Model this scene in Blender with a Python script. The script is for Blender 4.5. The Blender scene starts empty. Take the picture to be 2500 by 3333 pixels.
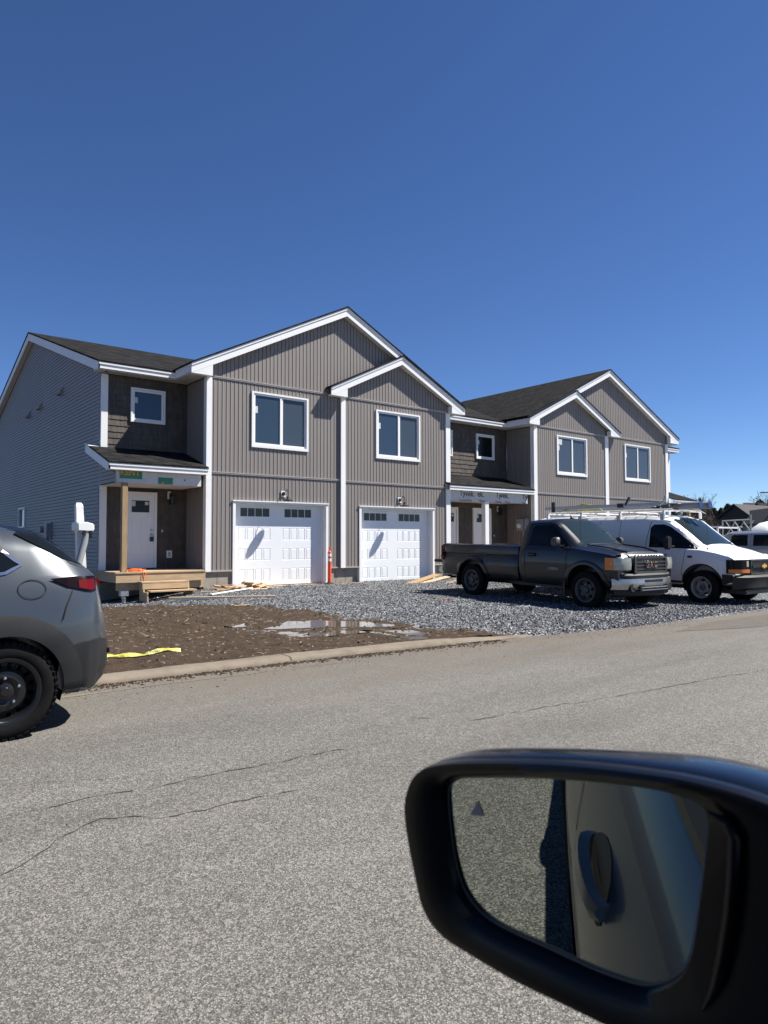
import bpy, bmesh, math, random
import numpy as np
from mathutils import Vector, Matrix, noise as mnoise
random.seed(7)
R = math.radians
SC = bpy.context.scene
COL = SC.collection

# ------------------------------------------------------------------ camera, sky, sun, exposure
cam_d = bpy.data.cameras.new('camera'); cam = bpy.data.objects.new('camera', cam_d); COL.objects.link(cam)
SC.camera = cam
yaw, pit, rol = R(51.448), R(2.352), R(-0.107)
Fv = Vector((math.cos(yaw)*math.cos(pit), math.sin(yaw)*math.cos(pit), math.sin(pit)))
R0 = Vector((math.sin(yaw), -math.cos(yaw), 0)); U0 = R0.cross(Fv)
Rv = math.cos(rol)*R0 + math.sin(rol)*U0; Uv = -math.sin(rol)*R0 + math.cos(rol)*U0
M = Matrix((Rv, Uv, -Fv)).transposed().to_4x4(); M.translation = Vector((0, 0, 1.40))
cam.matrix_world = M
cam_d.sensor_fit = 'VERTICAL'; cam_d.sensor_height = 36.0; cam_d.lens = 2297.5/3333*36
cam_d.clip_start = 0.02; cam_d.clip_end = 3000
cam_d.dof.use_dof = True; cam_d.dof.focus_distance = 15.0; cam_d.dof.aperture_fstop = 13.5

SUN = Vector((1.75, -1.0, 2.7)).normalized()
w = bpy.data.worlds.new('World'); SC.world = w; w.use_nodes = True
wn = w.node_tree; wn.nodes.clear()
sky = wn.nodes.new('ShaderNodeTexSky'); sky.sky_type = 'NISHITA'; sky.sun_disc = False
sky.sun_elevation = math.asin(SUN.z); sky.sun_rotation = math.atan2(SUN.x, SUN.y)
sky.altitude = 1500; sky.air_density = 0.80; sky.dust_density = 0.05; sky.ozone_density = 5.0
bg = wn.nodes.new('ShaderNodeBackground'); bg.inputs[1].default_value = 0.064
wo = wn.nodes.new('ShaderNodeOutputWorld')
hs_ = wn.nodes.new('ShaderNodeHueSaturation'); hs_.inputs['Saturation'].default_value = 1.12; hs_.inputs['Hue'].default_value = 0.507
wn.links.new(sky.outputs[0], hs_.inputs['Color']); wn.links.new(hs_.outputs[0], bg.inputs[0]); wn.links.new(bg.outputs[0], wo.inputs[0])
sd = bpy.data.lights.new('sun', 'SUN'); sd.energy = 5.0; sd.angle = R(0.53); sd.color = (1.0, 0.955, 0.88)
so = bpy.data.objects.new('sun', sd); COL.objects.link(so)
so.rotation_euler = SUN.to_track_quat('Z', 'Y').to_euler(); so.location = (20, -20, 40)
SC.view_settings.view_transform = 'Standard'; SC.view_settings.look = 'None'
SC.view_settings.exposure = 1.0; SC.view_settings.gamma = 1.0
SC.cycles.max_bounces = 6; SC.cycles.diffuse_bounces = 3; SC.cycles.glossy_bounces = 4

# ------------------------------------------------------------------ materials
def mat(name, col, rough=0.6, metal=0.0, spec=0.5, coat=0.0, coatr=0.05):
    m = bpy.data.materials.new(name); m.use_nodes = True
    b = m.node_tree.nodes['Principled BSDF']
    b.inputs['Base Color'].default_value = (*col, 1); b.inputs['Roughness'].default_value = rough
    b.inputs['Metallic'].default_value = metal; b.inputs['Specular IOR Level'].default_value = spec
    b.inputs['Coat Weight'].default_value = coat; b.inputs['Coat Roughness'].default_value = coatr
    return m
def N(m, t, **k):
    n = m.node_tree.nodes.new(t)
    for a, v in k.items(): setattr(n, a, v)
    return n
def lk(m, a, b): m.node_tree.links.new(a, b)
def coords(m, scale=(1, 1, 1), rot=(0, 0, 0)):
    tc = N(m, 'ShaderNodeTexCoord'); mp = N(m, 'ShaderNodeMapping')
    mp.inputs['Scale'].default_value = scale; mp.inputs['Rotation'].default_value = rot
    lk(m, tc.outputs['Object'], mp.inputs[0]); return mp.outputs[0]
def noise(m, co, s, det=3, rough=0.6):
    n = N(m, 'ShaderNodeTexNoise'); n.inputs['Scale'].default_value = s; n.inputs['Detail'].default_value = det
    n.inputs['Roughness'].default_value = rough; lk(m, co, n.inputs['Vector']); return n.outputs['Fac']
def voro(m, co, s, feat='F1'):
    n = N(m, 'ShaderNodeTexVoronoi', feature=feat); n.inputs['Scale'].default_value = s; lk(m, co, n.inputs['Vector']); return n
def ramp(m, fac, stops):
    r = N(m, 'ShaderNodeValToRGB'); e = r.color_ramp.elements
    while len(e) < len(stops): e.new(0.5)
    for i, (p, c) in enumerate(stops):
        e[i].position = p; e[i].color = (c[0], c[1], c[2], 1) if isinstance(c, (tuple, list)) else (c, c, c, 1)
    lk(m, fac, r.inputs[0]); return r.outputs[0]
def mix(m, f, a, b, mode='MIX'):
    n = N(m, 'ShaderNodeMix', data_type='RGBA', blend_type=mode)
    for i, v in ((0, f), (6, a), (7, b)):
        if isinstance(v, (float, int)): n.inputs[i].default_value = v
        elif isinstance(v, tuple): n.inputs[i].default_value = (*v, 1)
        else: lk(m, v, n.inputs[i])
    return n.outputs[2]
def math_n(m, op, a, b=0.0, c=None):
    n = N(m, 'ShaderNodeMath', operation=op)
    for i, v in enumerate((a, b) if c is None else (a, b, c)):
        if isinstance(v, (float, int)): n.inputs[i].default_value = v
        else: lk(m, v, n.inputs[i])
    return n.outputs[0]
def setc(m, c): lk(m, c, m.node_tree.nodes['Principled BSDF'].inputs['Base Color'])
def setr(m, c): lk(m, c, m.node_tree.nodes['Principled BSDF'].inputs['Roughness'])
def bump(m, h, st=0.5, dist=0.01):
    b = N(m, 'ShaderNodeBump'); b.inputs['Strength'].default_value = st; b.inputs['Distance'].default_value = dist
    lk(m, h, b.inputs['Height']); lk(m, b.outputs[0], m.node_tree.nodes['Principled BSDF'].inputs['Normal'])
def varied(name, col, amt=0.12, s=1.5, rough=0.6, fine=40, metal=0.0, coat=0.0, stretch=(1, 1, 1), spec=0.5):
    m = mat(name, col, rough, metal, spec, coat); co = coords(m, stretch)
    f = noise(m, co, s, 5); g = noise(m, co, fine, 2)
    lo = tuple(c*(1-amt) for c in col); hi = tuple(min(1, c*(1+amt)) for c in col)
    c1 = ramp(m, f, [(0.3, lo), (0.7, hi)]); c2 = ramp(m, g, [(0.3, 1-amt*0.6), (0.7, 1.0)])
    setc(m, mix(m, 1.0, c1, c2, 'MULTIPLY')); return m

mt = {}
mt['siding_v'] = varied('greige vertical siding', (0.228, 0.203, 0.186), 0.05, 0.8, 0.55, 30, stretch=(3, 1, 0.5))
mt['band'] = varied('pale belt trim', (0.36, 0.33, 0.31), 0.05, 1, 0.5, 30)
mt['siding_h'] = varied('slate lap siding', (0.27, 0.26, 0.255), 0.05, 0.7, 0.55, 30)
mt['shake'] = varied('brown shake siding', (0.072, 0.058, 0.048), 0.22, 2.5, 0.7, 60, stretch=(5, 5, 0.6))
mt['shake2'] = varied('brown shake siding paler', (0.086, 0.070, 0.058), 0.22, 2.5, 0.7, 60, stretch=(5, 5, 0.6))
mt['white'] = varied('white vinyl trim', (0.78, 0.78, 0.77), 0.03, 1.2, 0.45, 14)
mt['door_white'] = varied('white painted steel', (0.76, 0.775, 0.79), 0.025, 1.0, 0.42, 20)
mt['soffit'] = varied('soffit vinyl', (0.66, 0.64, 0.61), 0.04, 1, 0.5, 20)
mt['glass'] = mat('window glass', (0.034, 0.056, 0.088), 0.05, 0, 0.55)
mt['glass_pale'] = mat('window glass reflecting', (0.052, 0.066, 0.086), 0.06, 0, 0.6)
mt['screen'] = mat('windscreen glass', (0.016, 0.026, 0.032), 0.06, 0, 0.18)
mt['glass_dark'] = mat('dark glass', (0.007, 0.009, 0.011), 0.08, 0, 0.2)
mt['garage_glass'] = mat('garage glass', (0.035, 0.036, 0.034), 0.15, 0, 0.35)
mt['sticker'] = mat('paper sticker', (0.55, 0.56, 0.55), 0.7)
mt['black'] = mat('black metal', (0.012, 0.012, 0.013), 0.4)
mt['blackplastic'] = varied('black plastic', (0.016, 0.0165, 0.018), 0.2, 4, 0.6, 30, spec=0.35)
mt['seam'] = mat('panel gap', (0.004, 0.004, 0.005), 0.8)
mt['chrome'] = mat('chrome', (0.62, 0.62, 0.62), 0.22, 1.0)
mt['dullchrome'] = varied('dull chrome bumper', (0.50, 0.49, 0.47), 0.15, 6, 0.33, 30, metal=0.9)
mt['steel'] = mat('galvanised steel', (0.42, 0.43, 0.44), 0.45, 0.8)
mt['grey_paint'] = mat('grey enclosure', (0.25, 0.26, 0.26), 0.5)
mt['orange'] = mat('orange plastic', (0.85, 0.09, 0.025), 0.45)
mt['cord'] = mat('orange cord', (0.85, 0.16, 0.02), 0.5)
mt['yellow'] = varied('yellow tape', (0.44, 0.40, 0.05), 0.25, 12, 0.5, 60)
mt['reflect'] = mat('reflective band', (0.75, 0.74, 0.72), 0.4)
mt['ink'] = mat('dark ink', (0.04, 0.045, 0.055), 0.6)
mt['green'] = mat('green print', (0.03, 0.21, 0.14), 0.6)
mt['gold'] = mat('yellow print', (0.62, 0.36, 0.06), 0.6)
mt['wrap'] = varied('house wrap', (0.56, 0.56, 0.57), 0.08, 3, 0.5, 10)
mt['tyre'] = varied('tyre rubber', (0.010, 0.010, 0.0105), 0.25, 8, 0.85, 60, spec=0.08)
mt['rim_black'] = mat('black steel wheel', (0.009, 0.009, 0.010), 0.25, 0, 0.5)
mt['rim_grey'] = varied('grey steel wheel', (0.06, 0.058, 0.056), 0.2, 9, 0.5, 50)
mt['rim_silver'] = varied('silver steel wheel', (0.27, 0.26, 0.24), 0.2, 9, 0.45, 50, metal=0.2)
mt['amber'] = mat('amber lens', (0.60, 0.16, 0.02), 0.2, coat=0.5)
mt['red'] = mat('red lens', (0.10, 0.002, 0.003), 0.35, spec=0.15)
mt['reddark'] = mat('smoked red lens', (0.006, 0.0015, 0.002), 0.25, spec=0.2)
mt['lens'] = varied('hazy headlight lens', (0.34, 0.345, 0.32), 0.2, 9, 0.25, 40, coat=0.6)
mt['pipe'] = mat('grey pipe', (0.24, 0.245, 0.255), 0.5, 0.0)
mt['bluewood'] = mat('bluish painted board', (0.10, 0.16, 0.22), 0.7)
mt['blue'] = mat('blue cap', (0.02, 0.06, 0.20), 0.5)
mt['stripe'] = mat('white glass stripe', (0.7, 0.7, 0.7), 0.4)

def paint(name, col, metal=0.5, rough=0.35, dust=0.35, dustcol=(0.16, 0.14, 0.12), coat=1.0):
    m = mat(name, col, rough, metal, 0.5, coat, 0.04); co = coords(m)
    f = noise(m, co, 2.2, 6, 0.7); tc = N(m, 'ShaderNodeTexCoord'); sp = N(m, 'ShaderNodeSeparateXYZ'); lk(m, tc.outputs['Object'], sp.inputs[0])
    low = N(m, 'ShaderNodeMapRange'); lk(m, sp.outputs[2], low.inputs[0]); low.inputs[1].default_value = 0.95; low.inputs[2].default_value = 0.35
    low.inputs[3].default_value = 0.08; low.inputs[4].default_value = 1.0
    d = math_n(m, 'MULTIPLY', math_n(m, 'MULTIPLY', low.outputs[0], f), dust*1.5)
    setc(m, mix(m, d, col, dustcol)); setr(m, math_n(m, 'MULTIPLY_ADD', d, 0.8, rough))
    cr = math_n(m, 'MULTIPLY_ADD', d, 1.0, 0.04); lk(m, cr, m.node_tree.nodes['Principled BSDF'].inputs['Coat Roughness'])
    return m
mt['suv'] = paint('grey blue metallic paint', (0.050, 0.060, 0.072), 0.30, 0.30, 0.06, coat=0.5)
mt['pickup'] = paint('dark charcoal paint', (0.0025, 0.003, 0.0065), 0.0, 0.30, 0.04, (0.022, 0.020, 0.020), 0.30)
mt['van'] = paint('white van paint', (0.66, 0.66, 0.655), 0.0, 0.4, 0.30, (0.42, 0.38, 0.33), 0.4)
mt['silver'] = paint('silver paint', (0.30, 0.31, 0.32), 0.6, 0.35, 0.3)
mt['owncar'] = paint('dark blue glossy paint', (0.004, 0.010, 0.026), 0.3, 0.25, 0.02, coat=0.35)
mt['mirrorblack'] = mat('gloss black mirror', (0.003, 0.0032, 0.004), 0.30, 0, 0.25, 0.08)
mt['mirrorshell'] = mat('dark blue mirror cap', (0.002, 0.003, 0.007), 0.22, 0.1, 0.25, 0.25)
mg = mat('mirror glass', (0.40, 0.43, 0.40), 0.0, 1.0); mt['mirrorglass'] = mg

def mk_wood(name, a, b, axis=0, s=3.0):
    m = mat(name, a, 0.75); sc = [12*s, 12*s, 12*s]; sc[axis] = 0.9*s
    co = coords(m, tuple(sc)); f = noise(m, co, 1.0, 5, 0.65); g = noise(m, coords(m), 4.0, 2)
    c = ramp(m, f, [(0.32, a), (0.68, b)]); setc(m, mix(m, math_n(m, 'MULTIPLY', g, 0.5), c, tuple(x*0.72 for x in a)))
    bump(m, f, 0.3, 0.003); return m
mt['wood'] = mk_wood('new lumber', (0.38, 0.26, 0.15), (0.58, 0.43, 0.265), 0)
mt['wood_x'] = mt['wood']
mt['wood_z'] = mk_wood('treated post lumber', (0.27, 0.175, 0.085), (0.44, 0.31, 0.17), 2)
mt['wood_y'] = mk_wood('lumber along depth', (0.38, 0.26, 0.15), (0.58, 0.43, 0.265), 1)
mt['osb'] = mk_wood('strand board', (0.26, 0.155, 0.07), (0.42, 0.28, 0.15), 0, 6)
def mk_roof(name, rot):
    m = mat(name, (0.03, 0.03, 0.03), 0.95, spec=0.08); co = coords(m, (1, 1, 1), rot)
    b = N(m, 'ShaderNodeTexBrick'); lk(m, co, b.inputs['Vector']); b.offset = 0.37; b.squash = 1.0
    for k, v in (('Scale', 1.0), ('Brick Width', 0.26), ('Row Height', 0.145), ('Mortar Size', 0.006), ('Bias', -0.1)): b.inputs[k].default_value = v
    b.inputs['Color1'].default_value = (0.005, 0.005, 0.006, 1); b.inputs['Color2'].default_value = (0.042, 0.039, 0.036, 1); b.inputs['Mortar'].default_value = (0.006, 0.006, 0.006, 1)
    n = noise(m, co, 3, 4); n2 = noise(m, co, 150, 2); v = voro(m, coords(m, (1.6, 5.0, 1) , rot), 1.5)
    c = mix(m, 0.35, b.outputs[0], ramp(m, n2, [(0.3, 0.004), (0.7, 0.024)]))
    c = mix(m, 0.4, c, ramp(m, v.outputs['Color'], [(0.1, 0.004), (0.9, 0.030)]))
    setc(m, mix(m, 1.0, c, ramp(m, n, [(0.3, 0.75), (0.7, 1.1)]), 'MULTIPLY')); bump(m, b.outputs['Fac'], 0.6, 0.006); return m
mt['roof_x'] = mk_roof('shingles courses along x', (0, 0, 0))
mt['roof_y'] = mk_roof('shingles courses along y', (0, 0, R(90)))
def mk_concrete(name, col):
    m = mat(name, col, 0.95, spec=0.15); co = coords(m); f = noise(m, co, 2.5, 8, 0.75); g = noise(m, co, 90, 4, 0.8)
    c = ramp(m, f, [(0.34, tuple(x*0.50 for x in col)), (0.47, tuple(x*0.85 for x in col)), (0.55, col), (0.72, tuple(x*1.25 for x in col))])
    setc(m, mix(m, 0.5, c, ramp(m, g, [(0.3, tuple(x*0.6 for x in col)), (0.7, tuple(x*1.2 for x in col))]))); bump(m, g, 0.4, 0.003); return m
mt['concrete'] = mk_concrete('foundation concrete', (0.36, 0.325, 0.27))
mt['curb'] = mk_concrete('curb concrete', (0.205, 0.172, 0.135))

def mk_asphalt(name, mean=1.0):
    m = mat(name, (0.1, 0.1, 0.1), 0.92, spec=0.25); co = coords(m)
    v = voro(m, co, 185); v2 = voro(m, co, 75)
    sep = N(m, 'ShaderNodeSeparateColor'); lk(m, v.outputs['Color'], sep.inputs[0])
    sep2 = N(m, 'ShaderNodeSeparateColor'); lk(m, v2.outputs['Color'], sep2.inputs[0])
    c = ramp(m, sep.outputs[0], [(0.0, tuple(x*mean for x in (0.066, 0.063, 0.057))), (0.34, tuple(x*mean for x in (0.115, 0.112, 0.104))), (0.72, tuple(x*mean for x in (0.162, 0.158, 0.146))), (1.0, tuple(x*mean for x in (0.31, 0.297, 0.265)))])
    c = mix(m, ramp(m, sep2.outputs[1], [(0.86, 0.0), (0.93, 0.75)]), c, tuple(x*mean for x in (0.25, 0.235, 0.205)))
    gap = ramp(m, v.outputs['Distance'], [(0.35, 1.0), (0.8, 0.55)]); c = mix(m, 1.0, c, gap, 'MULTIPLY')
    big = noise(m, coords(m, (0.22, 1.0, 1), (0, 0, R(4))), 1.1, 6, 0.65); c = mix(m, 1.0, c, ramp(m, big, [(0.3, 0.78), (0.5, 1.0), (0.7, 1.16)]), 'MULTIPLY')
    sp_ = noise(m, co, 3.2, 6, 0.75); c = mix(m, 1.0, c, ramp(m, sp_, [(0.28, 0.80), (0.42, 1.0), (0.7, 1.06)]), 'MULTIPLY')
    # tan dust that traffic and the building site left near the far kerb, and a few faint sandy patches
    tc = N(m, 'ShaderNodeTexCoord'); sp = N(m, 'ShaderNodeSeparateXYZ'); lk(m, tc.outputs['Object'], sp.inputs[0])
    yy = math_n(m, 'ADD', math_n(m, 'MULTIPLY', sp.outputs[0], 0.075), sp.outputs[1])
    ed = N(m, 'ShaderNodeMapRange'); lk(m, yy, ed.inputs[0]); ed.inputs[1].default_value = 4.9; ed.inputs[2].default_value = 7.25
    n1 = noise(m, coords(m, (0.5, 1.6, 1)), 1.4, 7, 0.7)
    fac = math_n(m, 'MULTIPLY', ed.outputs[0], ramp(m, n1, [(0.30, 0.25), (0.62, 1.35)]))
    fine = noise(m, co, 26, 4, 0.8); fac = math_n(m, 'MULTIPLY', fac, ramp(m, fine, [(0.25, 0.45), (0.6, 1.1)]))
    sand = mix(m, noise(m, co, 60, 3, 0.8), (0.088, 0.072, 0.056), (0.175, 0.150, 0.120))
    c = mix(m, math_n(m, 'MINIMUM', math_n(m, 'MULTIPLY', fac, 0.78), 0.85), c, sand)
    pt = ramp(m, noise(m, co, 0.9, 4, 0.6), [(0.60, 0.0), (0.74, 0.28)]); c = mix(m, pt, c, (0.185, 0.158, 0.125))
    setc(m, c); bump(m, v.outputs['Distance'], 0.55, 0.004); return m
mt['asphalt'] = mk_asphalt('worn asphalt')
mt['asphalt2'] = mk_asphalt('newer asphalt', 0.62)
mt['crack'] = mat('dark crack line', (0.040, 0.037, 0.033), 0.95)  # plain dark grey of the road cracks, kerb joints and form marks
def mk_gravel():
    m = mat('crushed bluestone gravel', (0.1, 0.1, 0.1), 0.85, spec=0.2); co = coords(m)
    v = voro(m, co, 36); sep = N(m, 'ShaderNodeSeparateColor'); lk(m, v.outputs['Color'], sep.inputs[0])
    c = ramp(m, sep.outputs[0], [(0, (0.020, 0.022, 0.027)), (0.42, (0.098, 0.103, 0.114)), (0.80, (0.245, 0.253, 0.266)), (1, (0.55, 0.56, 0.57))])
    c = mix(m, 1.0, c, ramp(m, v.outputs['Distance'], [(0.3, 1.1), (0.85, 0.2)]), 'MULTIPLY')
    n = noise(m, co, 1.1, 5); c = mix(m, 1.0, c, ramp(m, n, [(0.3, 0.85), (0.7, 1.15)]), 'MULTIPLY')
    n3 = ramp(m, noise(m, co, 0.45, 5, 0.7), [(0.56, 0.0), (0.75, 0.4)]); c = mix(m, n3, c, (0.13, 0.115, 0.098))
    setc(m, c); bump(m, v.outputs['Distance'], 1.0, -0.02); return m
mt['gravel'] = mk_gravel()
def mk_dirt():
    m = mat('wet brown dirt', (0.1, 0.1, 0.1), 0.9, spec=0.12); co = coords(m)
    n = noise(m, co, 2.0, 8, 0.7); n2 = noise(m, co, 30, 5, 0.75); v = voro(m, co, 22)
    c = ramp(m, n, [(0.3, (0.026, 0.017, 0.011)), (0.55, (0.060, 0.041, 0.027)), (0.78, (0.100, 0.072, 0.049))])
    c = mix(m, 0.6, c, ramp(m, n2, [(0.3, (0.015, 0.010, 0.007)), (0.62, (0.095, 0.068, 0.047))]))
    sep = N(m, 'ShaderNodeSeparateColor'); lk(m, v.outputs['Color'], sep.inputs[0])
    c = mix(m, ramp(m, sep.outputs[0], [(0.95, 0), (0.97, 0.7)]), c, (0.20, 0.175, 0.145))
    c = mix(m, ramp(m, sep.outputs[1], [(0.90, 0), (0.92, 0.7)]), c, (0.035, 0.026, 0.02))
    setc(m, c); bump(m, n2, 0.9, 0.03); return m
mt['dirt'] = mk_dirt()
mt['field'] = varied('far ground', (0.12, 0.10, 0.065), 0.3, 0.05, 0.95, 2)
mt['water'] = mat('muddy water', (0.085, 0.065, 0.046), 0.04, 0, 0.6)
mt['bark'] = varied('grey bark', (0.105, 0.088, 0.072), 0.3, 1, 0.9, 20)
mt['twig'] = varied('bare twigs', (0.090, 0.072, 0.058), 0.35, 0.5, 0.9, 6)
mt['needle'] = varied('evergreen needles', (0.022, 0.033, 0.016), 0.45, 0.6, 0.8, 5)
mt['stone'] = varied('pale stone', (0.19, 0.17, 0.145), 0.3, 3, 0.9, 30)
mt['straw'] = varied('wood scrap', (0.38, 0.31, 0.21), 0.3, 3, 0.9, 30)
mt['darkhouse'] = varied('charcoal metal cladding', (0.012, 0.014, 0.020), 0.15, 0.4, 0.6, 6)
mt['greyroof'] = varied('grey roof far', (0.050, 0.046, 0.046), 0.2, 0.5, 0.9, 9)

# ------------------------------------------------------------------ mesh helpers
ORG = {}
def origin(o): return ORG.get(o.name, Vector((0, 0, 0))) if o else Vector((0, 0, 0))
def tag(o, label=None, cat=None, group=None, kind=None):
    if label: o['label'] = label
    if cat: o['category'] = cat
    if group: o['group'] = group
    if kind: o['kind'] = kind
    return o
def empty(name, loc, rz=0.0, label=None, cat=None, group=None, local=False):
    o = bpy.data.objects.new(name, None); COL.objects.link(o); o.location = loc; o.rotation_euler = (0, 0, rz)
    o.empty_display_size = 0.2
    ORG[o.name] = Vector((0, 0, 0)) if local else Vector(loc)
    return tag(o, label, cat, group)
class MB:
    def __init__(s): s.v = []; s.f = []; s.m = []; s.k = 0
    def mi(s, k): s.k = k; return s
    def face(s, pts):
        b = len(s.v); s.v += [tuple(p) for p in pts]; s.f.append(tuple(range(b, b+len(pts)))); s.m.append(s.k); return s
    def box(s, x0, x1, y0, y1, z0, z1):
        x0, x1 = sorted((x0, x1)); y0, y1 = sorted((y0, y1)); z0, z1 = sorted((z0, z1))
        b = len(s.v); s.v += [(x, y, z) for x in (x0, x1) for y in (y0, y1) for z in (z0, z1)]
        for f in ((0, 1, 3, 2), (4, 6, 7, 5), (0, 4, 5, 1), (2, 3, 7, 6), (0, 2, 6, 4), (1, 5, 7, 3)):
            s.f.append(tuple(b+i for i in f)); s.m.append(s.k)
        return s
    def obox(s, c, dims, mat3):
        b = len(s.v); c = Vector(c)
        for sx in (-.5, .5):
            for sy in (-.5, .5):
                for sz in (-.5, .5): s.v.append(tuple(c + mat3 @ Vector((sx*dims[0], sy*dims[1], sz*dims[2]))))
        for f in ((0, 1, 3, 2), (4, 6, 7, 5), (0, 4, 5, 1), (2, 3, 7, 6), (0, 2, 6, 4), (1, 5, 7, 3)):
            s.f.append(tuple(b+i for i in f)); s.m.append(s.k)
        return s
    def prism(s, poly, a0, a1, axis='y'):
        # poly in the plane of the two other axes, extruded along axis
        def P(u, v, a): return {'y': (u, a, v), 'x': (a, u, v), 'z': (u, v, a)}[axis]
        n = len(poly); b = len(s.v)
        s.v += [P(u, v, a0) for u, v in poly] + [P(u, v, a1) for u, v in poly]
        s.f.append(tuple(range(b, b+n))); s.m.append(s.k); s.f.append(tuple(range(b+2*n-1, b+n-1, -1))); s.m.append(s.k)
        for i in range(n):
            j = (i+1) % n; s.f.append((b+i, b+n+i, b+n+j, b+j)); s.m.append(s.k)
        return s
    def tube(s, pts, r, n=8, cap=True):
        pts = [Vector(p) for p in pts]; rs = r if isinstance(r, (list, tuple)) else [r]*len(pts); b = len(s.v); prev = None
        for i, p in enumerate(pts):
            t = (pts[min(i+1, len(pts)-1)] - pts[max(i-1, 0)]).normalized()
            if prev is None: a = t.orthogonal().normalized()
            else:
                a = prev - t*prev.dot(t); a = a.normalized() if a.length > 1e-6 else t.orthogonal().normalized()
            prev = a; c = t.cross(a)
            for k in range(n):
                th = 2*math.pi*k/n; s.v.append(tuple(p + (a*math.cos(th) + c*math.sin(th))*rs[i]))
        for i in range(len(pts)-1):
            for k in range(n):
                s.f.append((b+i*n+k, b+i*n+(k+1) % n, b+(i+1)*n+(k+1) % n, b+(i+1)*n+k)); s.m.append(s.k)
        if cap:
            s.f.append(tuple(b+k for k in range(n-1, -1, -1))); s.m.append(s.k)
            e = b+(len(pts)-1)*n; s.f.append(tuple(e+k for k in range(n))); s.m.append(s.k)
        return s
    def lathe(s, prof, c=(0, 0, 0), axis='z', n=24, cap=True):
        # prof: list of (radius, height) along axis
        b = len(s.v); c = Vector(c)
        def P(r, h, th):
            a, d = r*math.cos(th), r*math.sin(th)
            return c + Vector({'z': (a, d, h), 'y': (a, h, d), 'x': (h, a, d)}[axis])
        for r, h in prof:
            for k in range(n): s.v.append(tuple(P(r, h, 2*math.pi*k/n)))
        for i in range(len(prof)-1):
            for k in range(n):
                s.f.append((b+i*n+k, b+i*n+(k+1) % n, b+(i+1)*n+(k+1) % n, b+(i+1)*n+k)); s.m.append(s.k)
        if cap:
            s.f.append(tuple(b+k for k in range(n-1, -1, -1))); s.m.append(s.k)
            e = b+(len(prof)-1)*n; s.f.append(tuple(e+k for k in range(n))); s.m.append(s.k)
        return s
    def grid(s, rows):
        b = len(s.v); nx = len(rows[0])
        for r in rows: s.v += [tuple(p) for p in r]
        for i in range(len(rows)-1):
            for j in range(nx-1):
                s.f.append((b+i*nx+j, b+i*nx+j+1, b+(i+1)*nx+j+1, b+(i+1)*nx+j)); s.m.append(s.k)
        return s
    def pieces(s):
        # separate pieces: loose islands closer than half the larger one's size belong together
        n = len(s.v); p = list(range(n))
        def fd(i):
            while p[i] != i: p[i] = p[p[i]]; i = p[i]
            return i
        key = {}
        for i, q in enumerate(s.v):
            k = (round(q[0], 4), round(q[1], 4), round(q[2], 4))
            if k in key: p[fd(i)] = fd(key[k])
            else: key[k] = i
        for f in s.f:
            for j in f[1:]: p[fd(j)] = fd(f[0])
        isl = {}
        for i in range(n): isl.setdefault(fd(i), []).append(i)
        ks = list(isl); m = len(ks)
        if m < 2 or m > 120: return None
        bx = []
        for k in ks:
            P = [s.v[i] for i in isl[k]]; bx.append([min(q[a] for q in P) for a in range(3)] + [max(q[a] for q in P) for a in range(3)])
        sz = [max(b[3+a]-b[a] for a in range(3)) for b in bx]; g = list(range(m))
        def fg(i):
            while g[i] != i: i = g[i]
            return i
        for i in range(m):
            for j in range(i+1, m):
                d = math.sqrt(sum(max(0, bx[i][a]-bx[j][3+a], bx[j][a]-bx[i][3+a])**2 for a in range(3)))
                if d <= max(0.02, 0.5*max(sz[i], sz[j])): g[fg(i)] = fg(j)
        gr = {fg(i) for i in range(m)}
        if len(gr) < 2: return None
        lab = {ks[i]: fg(i) for i in range(m)}; out = {}
        for f, k in zip(s.f, s.m): out.setdefault(lab[fd(f[0])], []).append((f, k))
        res = []
        for fs in out.values():
            mb = MB(); mp = {}
            for f, k in fs:
                nf = []
                for i in f:
                    if i not in mp: mp[i] = len(mb.v); mb.v.append(s.v[i])
                    nf.append(mp[i])
                mb.f.append(tuple(nf)); mb.m.append(k)
            res.append(mb)
        return res
    def build(s, name, mats, parent=None, smooth=None, bevel=0, recalc=True, label=None, world=False, split=True):
        if split and parent is not None and len(s.v) < 4000:
            ps = s.pieces()
            if ps: return [q.build(name, mats, parent, smooth, bevel, recalc, label, world, False) for q in ps][0]
        if not isinstance(mats, (list, tuple)): mats = [mats]
        off = Vector((0, 0, 0)) if world else origin(parent)
        me = bpy.data.meshes.new(name)
        me.from_pydata([(x-off.x, y-off.y, z-off.z) for x, y, z in s.v], [], s.f)
        for m_ in mats: me.materials.append(m_)
        me.polygons.foreach_set('material_index', s.m)
        if recalc or bevel:
            bm = bmesh.new(); bm.from_mesh(me)
            if bevel: bmesh.ops.remove_doubles(bm, verts=bm.verts, dist=1e-5)
            bmesh.ops.recalc_face_normals(bm, faces=bm.faces)
            if bevel:
                ed = [e for e in bm.edges if len(e.link_faces) == 2 and e.calc_face_angle(0) > 0.6]
                bmesh.ops.bevel(bm, geom=ed, offset=bevel, segments=2, affect='EDGES', clamp_overlap=True)
            bm.to_mesh(me); bm.free()
        if smooth is not None:
            me.polygons.foreach_set('use_smooth', [True]*len(me.polygons)); me.set_sharp_from_angle(angle=R(smooth))
        o = bpy.data.objects.new(name, me); COL.objects.link(o)
        if parent: o.parent = parent
        ORG[o.name] = off
        if label: o['label'] = label
        return o
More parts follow.
